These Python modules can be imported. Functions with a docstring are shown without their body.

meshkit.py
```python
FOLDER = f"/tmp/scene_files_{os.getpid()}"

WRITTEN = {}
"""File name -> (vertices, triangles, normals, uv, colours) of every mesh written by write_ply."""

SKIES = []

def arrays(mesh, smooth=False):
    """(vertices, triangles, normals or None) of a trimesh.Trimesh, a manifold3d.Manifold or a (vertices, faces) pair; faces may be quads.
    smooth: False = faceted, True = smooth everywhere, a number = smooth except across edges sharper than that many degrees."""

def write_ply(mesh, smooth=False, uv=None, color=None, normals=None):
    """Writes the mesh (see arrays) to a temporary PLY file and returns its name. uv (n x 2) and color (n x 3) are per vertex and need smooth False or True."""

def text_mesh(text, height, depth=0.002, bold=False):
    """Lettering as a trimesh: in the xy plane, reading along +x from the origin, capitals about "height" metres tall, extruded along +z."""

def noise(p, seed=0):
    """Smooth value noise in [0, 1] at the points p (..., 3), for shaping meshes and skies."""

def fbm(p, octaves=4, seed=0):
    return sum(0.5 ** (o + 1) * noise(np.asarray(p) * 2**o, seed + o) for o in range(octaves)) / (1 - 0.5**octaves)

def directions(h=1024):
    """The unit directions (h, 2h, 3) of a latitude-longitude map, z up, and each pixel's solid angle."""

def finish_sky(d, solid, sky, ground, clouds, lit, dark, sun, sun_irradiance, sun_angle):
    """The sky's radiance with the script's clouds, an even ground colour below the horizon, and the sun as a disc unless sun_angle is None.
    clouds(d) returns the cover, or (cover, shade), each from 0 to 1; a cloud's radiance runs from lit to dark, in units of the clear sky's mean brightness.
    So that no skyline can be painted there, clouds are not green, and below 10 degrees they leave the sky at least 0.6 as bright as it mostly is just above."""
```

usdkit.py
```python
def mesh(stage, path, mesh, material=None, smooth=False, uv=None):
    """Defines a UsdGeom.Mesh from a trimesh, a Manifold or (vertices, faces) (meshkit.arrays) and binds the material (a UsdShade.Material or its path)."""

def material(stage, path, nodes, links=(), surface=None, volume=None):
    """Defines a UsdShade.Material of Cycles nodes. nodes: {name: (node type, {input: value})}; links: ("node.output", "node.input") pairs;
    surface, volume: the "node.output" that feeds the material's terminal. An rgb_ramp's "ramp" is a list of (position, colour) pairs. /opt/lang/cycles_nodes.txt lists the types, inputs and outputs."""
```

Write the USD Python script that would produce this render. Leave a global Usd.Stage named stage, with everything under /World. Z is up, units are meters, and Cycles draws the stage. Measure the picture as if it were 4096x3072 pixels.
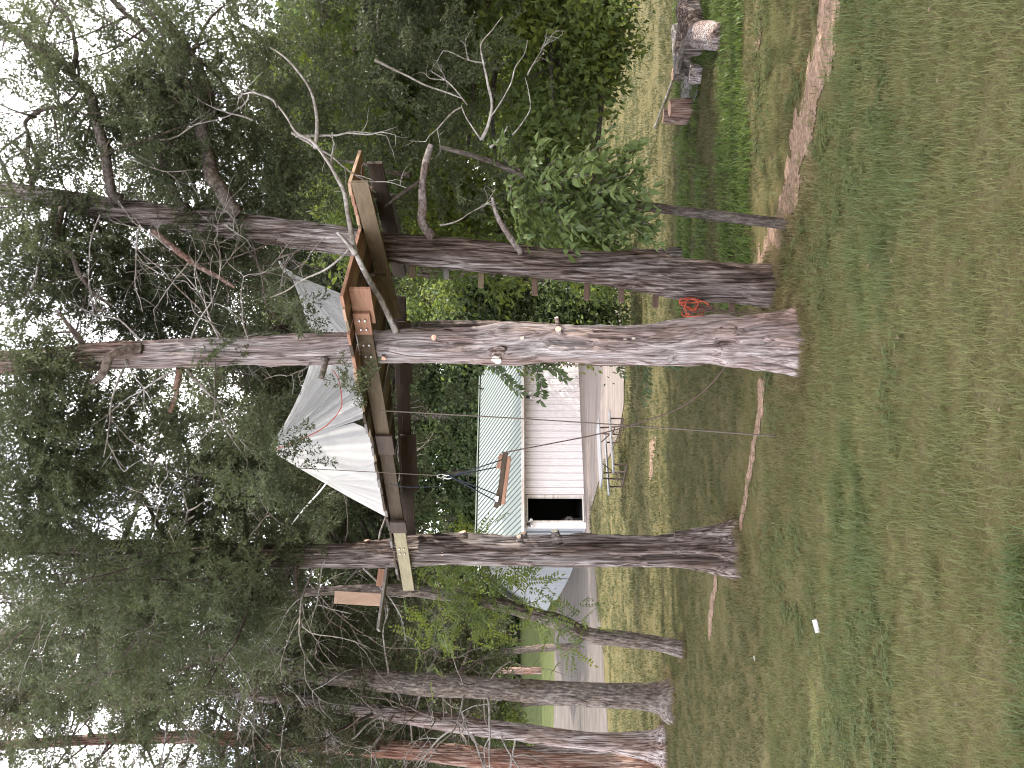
import math, random
import numpy as np
import trimesh, usdkit, meshkit
from scipy.interpolate import PchipInterpolator
from scipy.spatial.transform import Rotation
from pxr import Usd, UsdGeom, UsdLux, UsdShade, Gf, Sdf, Vt

stage = Usd.Stage.CreateInMemory()
UsdGeom.SetStageUpAxis(stage, "Z")
world = UsdGeom.Xform.Define(stage, "/World")
stage.SetDefaultPrim(world.GetPrim())
UsdGeom.Scope.Define(stage, "/World/Looks")

# ------------------------------------------------------------------ camera, sky, sun, exposure
F, EYE, VH = 800.0, 1.6, 521.0          # focal length in pixels (1024 wide), eye height, row of the horizon
EXPOSURE = 2.5
SKY_STRENGTH, SUN_INTENSITY = 0.15, 0.5
SUN_AZ, SUN_EL = math.radians(86), math.radians(34)
cam = UsdGeom.Camera.Define(stage, "/World/camera")
cam.AddTransformOp().Set(Gf.Matrix4d(0, 0, -1, 0, 1, 0, 0, 0, 0, -1, 0, 0, 0, 0, EYE, 1))   # the phone was held upright: the picture lies on its side
cam.CreateHorizontalApertureAttr(36.0)
cam.CreateVerticalApertureAttr(27.0)
cam.CreateFocalLengthAttr(F / 1024 * 36)
cam.CreateHorizontalApertureOffsetAttr(-(VH - 512) / 1024 * 36)
cam.CreateClippingRangeAttr(Gf.Vec2f(0.05, 2000))
cam.CreateExposureAttr(EXPOSURE)

sdir = np.array([math.cos(SUN_EL) * math.sin(SUN_AZ), math.cos(SUN_EL) * math.cos(SUN_AZ), math.sin(SUN_EL)])
sky_mat = usdkit.material(stage, "/World/Looks/sky", {
    "s": ("sky_texture", {"sky_type": "single_scattering", "sun_disc": False, "sun_elevation": SUN_EL, "sun_rotation": math.atan2(sdir[0], sdir[1]), "aerosol_density": 2.0}),
    "g": ("geometry", {}), "m": ("mapping", {"scale": (2.0, 2.0, 4.0)}),
    "n": ("noise_texture", {"scale": 1.3, "detail": 6.0, "roughness": 0.55}),
    "r": ("rgb_ramp", {"ramp": [(0.0, (0, 0, 0)), (0.33, (0.3, 0.3, 0.3)), (0.55, (0.92, 0.92, 0.92)), (1.0, (1, 1, 1))]}),
    "c": ("mix_color", {"b": (6.2, 6.0, 6.1), "use_clamp": False}),
    "b": ("background_shader", {"strength": SKY_STRENGTH})},
    [("g.position", "m.vector"), ("m.vector", "n.vector"), ("n.fac", "r.fac"), ("r.color", "c.fac"), ("s.color", "c.a"), ("c.result", "b.color")], surface="b.background")
dome = UsdLux.DomeLight.Define(stage, "/World/sky")
UsdShade.MaterialBindingAPI.Apply(dome.GetPrim()).Bind(sky_mat)
dome.GetPrim().SetCustomDataByKey("kind", "structure")
sun = UsdLux.DistantLight.Define(stage, "/World/sun")
zx = sdir; xx = np.cross([0, 0, 1.0], zx); xx /= np.linalg.norm(xx); yx = np.cross(zx, xx)
sun.AddTransformOp().Set(Gf.Matrix4d(*xx, 0, *yx, 0, *zx, 0, 0, 0, 0, 1))
sun.CreateIntensityAttr(SUN_INTENSITY); sun.CreateAngleAttr(0.53); sun.CreateColorAttr(Gf.Vec3f(1.0, 0.93, 0.83))
sun.GetPrim().CreateAttribute("inputs:normalize", Sdf.ValueTypeNames.Bool).Set(True)

# ------------------------------------------------------------------ helpers
def nrm(v):
    v = np.asarray(v, float)
    return v / (np.linalg.norm(v, axis=-1, keepdims=True) + 1e-12)

def P(X, Y, d):
    """The point at depth d seen at (X, Y) of the 4096 x 3072 photograph."""
    return np.array([((3072 - Y) / 4 - 384) / F * d, d, EYE + (VH - X / 4) / F * d])

_ty = np.array([-40, -5, 0, 3, 5, 7.6, 9.8, 13, 16, 22, 26, 31, 38, 44, 50, 60, 75, 110, 400])
_tz = np.array([0.5, .1, 0, -.38, -.7, -1.03, -1.06, -1.11, -1.15, -1.26, -1.22, -1.0, -.78, -.25, .3, 1.3, 2.6, 4.5, 9.0])
_tz_f = PchipInterpolator(_ty, _tz)
def ground(x, y):
    x, y = np.asarray(x, float), np.asarray(y, float)
    p = np.stack([x * .45, y * .45, 0 * x], -1)
    k = np.clip((y - 1) / 3, 0, 1) * np.clip((34 - y) / 6, 0, 1)
    return _tz_f(np.clip(y, -40, 400)) + k * (meshkit.fbm(p, 3, 5) - .5) * .12 + k * (meshkit.noise(p * 7, 9) - .5) * .02

def G(X, Y):
    """The ground point seen at (X, Y) of the photograph."""
    d = np.concatenate([np.arange(1.5, 30, .02), np.arange(30, 120, .1)])
    q = np.array([P(X, Y, 1.0)])
    x, z = q[0, 0] * d, EYE + (q[0, 2] - EYE) * d
    k = int(np.argmax(z < ground(x, d)))
    return np.array([x[k], d[k], float(ground(x[k], d[k]))])

used = {}
def numbered(parent, name):
    key = parent + "/" + name
    n = used.get(key, 0); used[key] = n + 1
    return key if n == 0 else f"{key}_{n:03d}"

def meta(prim, label=None, cat=None, group=None, kind=None):
    for k, v in (("label", label), ("category", cat), ("group", group), ("kind", kind)):
        if v: prim.SetCustomDataByKey(k, v)
    return prim

class Thing:
    def __init__(self, name, label, cat, base, group=None):
        self.base = np.asarray(base, float)
        self.path = numbered("/World", name)
        x = UsdGeom.Xform.Define(stage, self.path); x.AddTranslateOp().Set(Gf.Vec3d(*map(float, self.base)))
        self.prim = meta(x.GetPrim(), label, cat, group)
    def part(self, name, m, mat, smooth=False, parent=None, label=None, kind=None):
        """m in world coordinates"""
        path = numbered(parent or self.path, name)
        v, f, n = meshkit.arrays(m, False)
        p = usdkit.mesh(stage, path, trimesh.Trimesh(v - self.base, f, process=False), mat, smooth)
        meta(p.GetPrim(), label, kind=kind)
        return path
    def scatter(self, name, protos, mats, pos, quat, scale, idx, kind="stuff", label=None):
        """many copies of a few small meshes; pos in world coordinates"""
        path = numbered(self.path, name)
        instancer(path, protos, mats, np.asarray(pos) - self.base, quat, scale, idx, kind, label)
        return path

def instancer(path, protos, mats, pos, quat, scale, idx, kind=None, label=None, cat=None):
    pi = UsdGeom.PointInstancer.Define(stage, path)
    rel = pi.CreatePrototypesRel()
    for k, m in enumerate(protos):
        sub = f"{path}/piece_{k:03d}"
        usdkit.mesh(stage, sub, m, mats[k % len(mats)] if isinstance(mats, (list, tuple)) else mats)
        rel.AddTarget(sub)
    pi.CreatePositionsAttr(Vt.Vec3fArray.FromNumpy(np.asarray(pos, np.float32)))
    q = np.asarray(quat, np.float64)                       # x y z w
    pi.CreateOrientationsAttr(Vt.QuathArray([Gf.Quath(float(a[3]), float(a[0]), float(a[1]), float(a[2])) for a in q]))
    s = np.asarray(scale, np.float32)
    if s.ndim == 1: s = np.repeat(s[:, None], 3, 1)
    pi.CreateScalesAttr(Vt.Vec3fArray.FromNumpy(np.ascontiguousarray(s)))
    pi.CreateProtoIndicesAttr(Vt.IntArray.FromNumpy(np.asarray(idx, np.int32)))
    meta(pi.GetPrim(), label, cat, kind=kind)
    return pi

def top_mesh(name, m, mat, smooth=False, **kw):
    p = usdkit.mesh(stage, numbered("/World", name), m, mat, smooth)
    meta(p.GetPrim(), **kw)
    return p

def path_eval(pts, n):
    pts = np.asarray(pts, float)
    t = np.concatenate([[0], np.cumsum(np.linalg.norm(np.diff(pts[:, :3], axis=0), axis=1))])
    keep = np.concatenate([[True], np.diff(t) > 1e-9])
    return PchipInterpolator(t[keep], pts[keep])(np.linspace(0, t[-1], n))

def frames(p):
    t = nrm(np.gradient(p, axis=0))
    a = np.zeros_like(p)
    ref = np.array([0, 1.0, 0]) if abs(t[0][1]) < .9 else np.array([1.0, 0, 0])
    cur = nrm(np.cross(ref, t[0]))
    for i in range(len(p)):
        cur = nrm(cur - t[i] * np.dot(cur, t[i])); a[i] = cur
    return t, a, np.cross(t, a)

def tube(p, r, segs=6, cap=True, disp=None):
    """a tapered tube along p; disp(theta grid, ring index grid) -> radius offsets"""
    p = np.asarray(p, float); n = len(p)
    r = np.broadcast_to(np.asarray(r, float), (n,))
    t, a, b = frames(p)
    th = np.arange(segs) / segs * 2 * np.pi
    rr = np.repeat(r[:, None], segs, 1)
    if disp is not None: rr = rr + disp(th[None, :] + 0 * rr, rr)
    v = p[:, None] + rr[..., None] * (np.cos(th)[None, :, None] * a[:, None] + np.sin(th)[None, :, None] * b[:, None])
    i, j = np.meshgrid(np.arange(n - 1), np.arange(segs), indexing="ij"); j2 = (j + 1) % segs
    q = np.stack([i * segs + j, i * segs + j2, (i + 1) * segs + j2, (i + 1) * segs + j], -1).reshape(-1, 4)
    f = np.vstack([q[:, [0, 1, 2]], q[:, [0, 2, 3]]]); v = v.reshape(-1, 3)
    if cap:
        c0, c1 = len(v), len(v) + 1
        v = np.vstack([v, p[0], p[-1]])
        k = np.arange(segs); k2 = (k + 1) % segs
        f = np.vstack([f, np.stack([np.full(segs, c0), k2, k], 1), np.stack([np.full(segs, c1), (n - 1) * segs + k, (n - 1) * segs + k2], 1)])
    return v, f

def join(ms):
    vs, fs, o = [], [], 0
    for m in ms:
        v, f, _ = meshkit.arrays(m, False)
        vs.append(v); fs.append(f + o); o += len(v)
    return np.vstack(vs), np.vstack(fs)

def box(c, ax, ay, az, sx, sy, sz, bev=.004):
    """a box with small chamfers: centre, three axes and sizes"""
    h = np.array([sx, sy, sz]) / 2; b = min(bev, .3 * h.min())
    pts = []
    for s in np.ndindex(2, 2, 2):
        s = np.array(s) * 2 - 1
        for k in range(3):
            q = h - b; q[k] = h[k]; pts.append(s * q)
    hull = trimesh.convex.convex_hull(np.array(pts))
    v = hull.vertices @ np.stack([nrm(ax), nrm(ay), nrm(az)]) + c
    return v, np.array(hull.faces)

def board(p0, p1, up, w, t, bev=.003):
    """a plank from p0 to p1; up: the direction of its width w; t: thickness"""
    p0, p1 = np.asarray(p0, float), np.asarray(p1, float)
    ax = nrm(p1 - p0); az = nrm(np.asarray(up, float) - ax * np.dot(up, ax)); ay = np.cross(az, ax)
    return box((p0 + p1) / 2, ax, ay, az, np.linalg.norm(p1 - p0), t, w, bev)

def quats(xdir, updir, roll=None):
    """rotations that turn +x to xdir and +z towards updir"""
    x = nrm(xdir); z = updir - x * np.sum(updir * x, 1, keepdims=True); z = nrm(z); y = np.cross(z, x)
    R = Rotation.from_matrix(np.stack([x, y, z], 2))
    if roll is not None: R = R * Rotation.from_rotvec(np.stack([roll, 0 * roll, 0 * roll], 1))
    return R.as_quat()

# ------------------------------------------------------------------ materials
def principled(name, nodes, links, rough=.8, spec=.25, **kw):
    n = dict(nodes); n["p"] = ("principled_bsdf", {"roughness": rough, "specular_ior_level": spec, **kw})
    return usdkit.material(stage, "/World/Looks/" + name, n, links, surface="p.BSDF")

def noisy(name, ramp, scale=(1, 1, 1), nscale=1.0, detail=5, rough=.85, bump=0.0, bscale=None, dist=.01, spec=.2, distortion=0.0):
    nodes = {"g": ("geometry", {}), "m": ("mapping", {"scale": scale}),
             "n": ("noise_texture", {"scale": nscale, "detail": float(detail), "roughness": .6, "distortion": distortion}),
             "r": ("rgb_ramp", {"ramp": ramp})}
    links = [("g.position", "m.vector"), ("m.vector", "n.vector"), ("n.fac", "r.fac"), ("r.color", "p.base_color")]
    if bump:
        nodes["m2"] = ("mapping", {"scale": bscale or scale}); nodes["n2"] = ("noise_texture", {"scale": 1.0, "detail": 6.0, "roughness": .65})
        nodes["b"] = ("bump", {"strength": bump, "distance": dist})
        links += [("g.position", "m2.vector"), ("m2.vector", "n2.vector"), ("n2.fac", "b.height"), ("b.normal", "p.normal")]
    return principled(name, nodes, links, rough, spec)

def bark(name, ramp, fine=(40, 40, 1.3), patch=(3.2, 3.2, .8), tint=(.16, .085, .06), lichen=None):
    nodes = {"g": ("geometry", {}), "m": ("mapping", {"scale": fine}), "n": ("noise_texture", {"scale": 1.0, "detail": 6.0, "roughness": .62, "distortion": .25}),
             "r": ("rgb_ramp", {"ramp": ramp}),
             "m2": ("mapping", {"scale": patch}), "n2": ("noise_texture", {"scale": 1.0, "detail": 3.0, "distortion": .4}),
             "r2": ("rgb_ramp", {"ramp": [(.38, (0, 0, 0)), (.62, (1, 1, 1))]}),
             "s": ("mix_color", {"blend_type": "multiply", "b": tint}), 
             "b": ("bump", {"strength": 1.0, "distance": .02})}
    links = [("g.position", "m.vector"), ("m.vector", "n.vector"), ("n.fac", "r.fac"), ("g.position", "m2.vector"), ("m2.vector", "n2.vector"), ("n2.fac", "r2.fac"),
             ("r2.color", "s.fac"), ("r.color", "s.a"), ("s.result", "p.base_color"), ("n.fac", "b.height"), ("b.normal", "p.normal")]
    return principled(name, nodes, links, .9, .12)

GREYBARK = [(.33, (.035, .027, .025)), (.43, (.11, .085, .078)), (.52, (.27, .24, .24)), (.66, (.46, .43, .435))]
M = {}
M["cedar_bark"] = bark("cedar_bark", GREYBARK, tint=(.68, .56, .50))
M["cedar_bark_pale"] = bark("cedar_bark_pale", [(.33, (.06, .047, .043)), (.44, (.19, .16, .155)), (.54, (.31, .28, .28)), (.7, (.46, .43, .435))], fine=(62, 62, 1.7), patch=(2.6, 2.6, .8), tint=(.66, .52, .46))
M["cedar_bark_red"] = bark("cedar_bark_red", [(.33, (.035, .022, .018)), (.44, (.12, .075, .06)), (.54, (.23, .16, .135)), (.68, (.38, .32, .30))], tint=(.8, .6, .52))
M["cedar_bark_dark"] = bark("cedar_bark_dark", [(.35, (.025, .02, .018)), (.45, (.085, .067, .06)), (.55, (.2, .175, .17)), (.68, (.40, .375, .375))], tint=(.55, .47, .42))
M["oak_bark"] = bark("oak_bark", [(.3, (.035, .03, .028)), (.48, (.12, .10, .09)), (.62, (.22, .195, .18)), (.85, (.36, .34, .32))], fine=(26, 26, 9), tint=(.7, .65, .6))
M["sapling_bark"] = bark("sapling_bark", [(.3, (.022, .018, .016)), (.48, (.06, .05, .044)), (.7, (.13, .115, .10))], fine=(40, 40, 12), tint=(.7, .65, .6))
M["branch"] = bark("branch_bark", [(.3, (.04, .034, .03)), (.5, (.10, .085, .075)), (.7, (.2, .18, .165))], fine=(30, 30, 30), tint=(.6, .55, .5))
M["limb_grey"] = bark("limb_grey", [(.3, (.06, .05, .047)), (.5, (.19, .17, .165)), (.72, (.36, .335, .33))], fine=(30, 30, 30), tint=(.65, .55, .5))
M["limb_red"] = bark("limb_red", [(.3, (.05, .032, .026)), (.5, (.15, .10, .082)), (.72, (.28, .22, .195))], fine=(30, 30, 30), tint=(.75, .65, .6))
M["dead_wood"] = bark("dead_wood", [(.3, (.12, .11, .10)), (.5, (.27, .25, .235)), (.75, (.46, .45, .43))], fine=(24, 24, 24), tint=(.6, .56, .52))
M["dead_dark"] = bark("dead_dark", [(.3, (.06, .05, .045)), (.5, (.15, .13, .12)), (.75, (.28, .26, .24))], fine=(24, 24, 24), tint=(.7, .6, .55))
M["cut_face"] = noisy("cut_face", [(.3, (.42, .24, .17)), (.6, (.58, .38, .29))], (30, 30, 30), 1, rough=.8)
M["cut_pale"] = noisy("cut_pale", [(.3, (.42, .38, .30)), (.6, (.58, .54, .44))], (14, 14, 14), 1, rough=.85)

def leafmat(name, cols, trans=.38, scale=.9, rough=.5, spec=.25, tcol=1.35):
    """leaves: colour varies from leaf to leaf and from clump to clump; some light shines through"""
    nodes = {"g": ("geometry", {}), "n": ("noise_texture", {"scale": scale, "detail": 3.0}),
             "a": ("math", {"math_type": "multiply_add", "value2": .45, "value3": -.12}), "a2": ("math", {"math_type": "multiply_add", "value2": .75}),
             "r": ("rgb_ramp", {"ramp": cols}), "p": ("principled_bsdf", {"roughness": rough, "specular_ior_level": spec}),
             "h": ("hsv", {"hue": .49, "saturation": 1.1, "value": tcol}), "t": ("translucent_bsdf", {}), "x": ("mix_closure", {"fac": trans})}
    links = [("g.position", "n.vector"), ("g.random_per_island", "a.value1"), ("n.fac", "a2.value1"), ("a.value", "a2.value3"), ("a2.value", "r.fac"), ("r.color", "p.base_color"),
             ("r.color", "h.color"), ("h.color", "t.color"), ("p.BSDF", "x.closure1"), ("t.BSDF", "x.closure2")]
    return usdkit.material(stage, "/World/Looks/" + name, nodes, links, surface="x.closure")

M["cedar"] = leafmat("cedar_leaf", [(.1, (.042, .052, .027)), (.4, (.07, .084, .04)), (.7, (.105, .12, .053)), (.95, (.145, .145, .065))], .38)
M["cedar_b"] = leafmat("cedar_leaf_brown", [(.1, (.045, .045, .026)), (.5, (.085, .08, .042)), (.9, (.12, .10, .055))], .25)
M["leaf"] = leafmat("broad_leaf", [(.1, (.075, .105, .038)), (.4, (.12, .16, .052)), (.7, (.18, .215, .06)), (.95, (.27, .27, .07))], .5)
M["leaf_y"] = leafmat("broad_leaf_yellow", [(.1, (.08, .115, .03)), (.4, (.16, .19, .04)), (.7, (.26, .26, .05)), (.95, (.34, .28, .05))], .5)
M["leaf_d"] = leafmat("broad_leaf_dark", [(.1, (.045, .065, .028)), (.5, (.075, .105, .042)), (.9, (.12, .155, .055))], .35)
M["leaf_far"] = leafmat("far_leaf", [(.1, (.045, .065, .03)), (.4, (.08, .11, .045)), (.7, (.125, .15, .055)), (.95, (.19, .19, .075))], .4, scale=.35)

# ground materials: tone from world position
def ground_mat(name, blade=False, val=1.6):
    gcol = [(.25, (.072, .08, .03)), (.39, (.11, .107, .043)), (.5, (.16, .138, .062)), (.62, (.19, .165, .09)), (.78, (.245, .21, .13))]
    nodes = {"g": ("geometry", {}),
             "m1": ("mapping", {"scale": (1.1, 1.9, 1.1)}), "n1": ("noise_texture", {"scale": 1.0, "detail": 4.0, "roughness": .6, "distortion": .5}),
             "n2": ("noise_texture", {"scale": 9.0 if not blade else 4.0, "detail": 6.0, "roughness": .72}),
             "n3": ("noise_texture", {"scale": 55.0, "detail": 4.0, "roughness": .7}),
             "k": ("math", {"math_type": "multiply_add", "value2": .4}), "k2": ("math", {"math_type": "multiply_add", "value2": .5 if not blade else .55, "value3": .075 if not blade else .10}),
             "r": ("rgb_ramp", {"ramp": gcol}),
             "d": ("rgb_ramp", {"ramp": [(.3, (.45, .45, .45)), (.55, (.88, .88, .88)), (.75, (1.05, 1.03, .95))]}),
             "x": ("mix_color", {"blend_type": "multiply", "fac": .8 if not blade else .25, "use_clamp": False})}
    links = [("g.position", "m1.vector"), ("m1.vector", "n1.vector"), ("g.position", "n2.vector"), ("g.position", "n3.vector"),
             ("n2.fac" if not blade else "g.random_per_island", "k2.value1"), ("n1.fac", "k.value1"), ("k2.value", "k.value3"), ("k.value", "r.fac"),
             ("r.color", "x.a"), ("n3.fac", "d.fac"), ("d.color", "x.b")]
    if blade:
        nodes.update({"p": ("principled_bsdf", {"roughness": .55, "specular_ior_level": .3}), "t": ("translucent_bsdf", {}), "mx": ("mix_closure", {"fac": .35}),
                      "br": ("hsv", {"value": val})})
        links += [("x.result", "br.color"), ("br.color", "p.base_color"), ("br.color", "t.color"), ("p.BSDF", "mx.closure1"), ("t.BSDF", "mx.closure2")]
        return usdkit.material(stage, "/World/Looks/" + name, nodes, links, surface="mx.closure")
    nodes.update({"b": ("bump", {"strength": .8, "distance": .03}), "xyz": ("separate_xyz", {}), "far": ("map_range", {"from_min": 40.0, "from_max": 46.0, "clamp": True}),
                  "gm": ("rgb_ramp", {"ramp": [(.3, (.048, .062, .022)), (.6, (.07, .082, .03)), (.8, (.095, .10, .042))]}), "dk": ("hsv", {"value": .74, "saturation": 1.05}), "y": ("mix_color", {})})
    links += [("g.position", "xyz.vector"), ("xyz.y", "far.value"), ("far.result", "y.fac"), ("x.result", "dk.color"), ("dk.color", "y.a"), ("n1.fac", "gm.fac"), ("gm.color", "y.b"), ("y.result", "p.base_color"), ("n3.fac", "b.height"), ("b.normal", "p.normal")]
    return principled(name, nodes, links, .95, .1)
M["lawn"] = ground_mat("lawn")
M["blade"] = ground_mat("grass_blade", True)
M["blade_far"] = ground_mat("grass_blade_far", True, .95)
M["blade_g"] = leafmat("grass_blade_green", [(.2, (.075, .10, .038)), (.5, (.125, .14, .055)), (.9, (.21, .19, .095))], .35, scale=3)
M["blade_lush"] = leafmat("grass_blade_lush", [(.2, (.07, .105, .028)), (.5, (.11, .148, .042)), (.9, (.17, .185, .07))], .35, scale=2)
M["blade_dry"] = leafmat("grass_blade_dry", [(.2, (.13, .11, .05)), (.5, (.2, .165, .09)), (.9, (.28, .23, .14))], .3, scale=3)
M["dirt"] = noisy("dirt", [(.3, (.10, .07, .045)), (.45, (.19, .125, .088)), (.58, (.28, .19, .14)), (.75, (.37, .275, .21))], (22, 26, 22), 1, 8, .95, .8, (60, 60, 60), .02)
M["concrete"] = noisy("concrete", [(.3, (.105, .085, .074)), (.5, (.14, .116, .102)), (.7, (.18, .153, .138))], (.5, 2.2, 1), 1, 7, .9, .3, (30, 30, 30), .004)
M["gravel"] = noisy("gravel", [(.3, (.062, .053, .046)), (.5, (.09, .077, .068)), (.7, (.12, .106, .095))], (.7, 3, 1), 1, 8, .95, .5, (25, 25, 25), .02)
M["ash"] = noisy("ash", [(.3, (.10, .09, .095)), (.5, (.22, .2, .21)), (.7, (.36, .34, .35))], (14, 14, 14), 1, 8, .95, .8, (40, 40, 40), .03)

def wood(name, dark, light, sc=(6, 6, 45), rough=.7):
    return noisy(name, [(.3, dark), (.5, tuple((a + b) / 2 for a, b in zip(dark, light))), (.7, light)], sc, 1, 6, rough, .25, tuple(3 * x for x in sc), .003, distortion=.6)
M["wood_new"] = wood("wood_new", (.24, .15, .098), (.36, .245, .17))
M["wood_red"] = wood("wood_red", (.17, .085, .055), (.27, .155, .105))
M["wood_tan"] = wood("wood_tan", (.10, .074, .048), (.17, .13, .085))
M["wood_green"] = wood("wood_treated", (.16, .138, .085), (.25, .22, .14))
M["wood_brown"] = wood("wood_brown", (.03, .0215, .0145), (.065, .046, .03))
M["wood_dark"] = wood("wood_dark", (.035, .025, .02), (.065, .047, .037))
M["wood_grey"] = wood("wood_grey", (.10, .092, .086), (.18, .166, .157))
M["wood_plank"] = wood("wood_plank", (.27, .175, .125), (.40, .285, .215), (9, 9, 2.5))
M["wood_mid"] = wood("wood_mid", (.055, .04, .026), (.11, .08, .05))
M["step"] = wood("wood_step", (.08, .05, .038), (.14, .092, .07))
M["steel"] = principled("steel", {"c": ("color", {"value": (.5, .5, .5)})}, [("c.color", "p.base_color")], .35, .5, metallic=1.0)
def plain(name, c, rough=.7, spec=.3, var=.12, sc=3.0):
    return noisy(name, [(.3, tuple(x * (1 - var) for x in c)), (.7, tuple(x * (1 + var) for x in c))], (sc, sc, sc), 1, 5, rough, spec=spec)
M["rope"] = plain("rope", (.10, .08, .068), .9)
M["rope_dark"] = plain("rope_dark", (.02, .024, .035), .9)
M["rope_orange"] = plain("rope_orange", (.42, .075, .04), .8)
M["rope_brown"] = plain("rope_brown", (.075, .05, .042), .9)
M["rope_white"] = plain("rope_white", (.7, .7, .7), .8)
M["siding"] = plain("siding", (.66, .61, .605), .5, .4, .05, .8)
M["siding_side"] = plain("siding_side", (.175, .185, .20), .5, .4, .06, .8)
M["trim"] = noisy("trim", [(.3, (.38, .29, .22)), (.5, (.52, .48, .45)), (.7, (.58, .55, .53))], (.6, .6, 12), 1, 5, .5)
M["roof"] = plain("roof", (.175, .195, .17), .6, .2, .06, 1.2)
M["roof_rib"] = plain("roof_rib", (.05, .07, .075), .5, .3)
M["dark_in"] = plain("dark_interior", (.05, .047, .045), .9)
M["black"] = plain("black_paint", (.03, .03, .03), .5)
M["fan"] = plain("fan_grey", (.16, .14, .125), .5)
M["table_top"] = plain("table_top", (.16, .16, .17), .6)
M["table_leg"] = plain("table_leg", (.085, .055, .05), .6)
M["house"] = plain("house_siding", (.7, .68, .68), .6)
M["house_roof"] = plain("house_roof", (.2, .19, .19), .9)
M["glass"] = usdkit.material(stage, "/World/Looks/pane", {"f": ("fresnel", {"IOR": 1.5}), "t": ("transparent_bsdf", {"color": (.8, .85, .85)}), "g": ("glossy_bsdf", {"roughness": .03}), "x": ("mix_closure", {})},
                             [("f.fac", "x.fac"), ("t.BSDF", "x.closure1"), ("g.BSDF", "x.closure2")], surface="x.closure")
M["film"] = usdkit.material(stage, "/World/Looks/plastic_film", {
    "d": ("principled_bsdf", {"base_color": (.52, .52, .53), "roughness": .3, "specular_ior_level": .6}), "t": ("translucent_bsdf", {"color": (.58, .58, .59)}), "c": ("transparent_bsdf", {"color": (.94, .95, .95)}),
    "x": ("mix_closure", {"fac": .5}), "y": ("mix_closure", {"fac": .27})},
    [("d.BSDF", "x.closure1"), ("t.BSDF", "x.closure2"), ("x.closure", "y.closure1"), ("c.BSDF", "y.closure2")], surface="y.closure")
M["paper"] = plain("paper", (.75, .76, .75), .6)

# ------------------------------------------------------------------ ground
xs = np.unique(np.concatenate([np.linspace(-300, -30, 20), np.arange(-30, -9, .5), np.arange(-9, 9, .15), np.arange(9, 30, .5), np.linspace(30, 300, 20)]))
ys = np.unique(np.concatenate([np.linspace(-40, 0, 12), np.arange(0, 16, .15), np.arange(16, 44, .4), np.linspace(44, 400, 60)]))
gx, gy = np.meshgrid(xs, ys)
gv = np.stack([gx, gy, ground(gx, gy)], -1).reshape(-1, 3)
i, j = np.meshgrid(np.arange(len(ys) - 1), np.arange(len(xs) - 1), indexing="ij")
k = i * len(xs) + j
gf = np.stack([k, k + 1, k + 1 + len(xs), k + len(xs)], -1).reshape(-1, 4)
top_mesh("lawn", (gv, gf), M["lawn"], True, kind="structure", label="mown lawn with green and straw coloured patches sloping down from the viewer")

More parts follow.
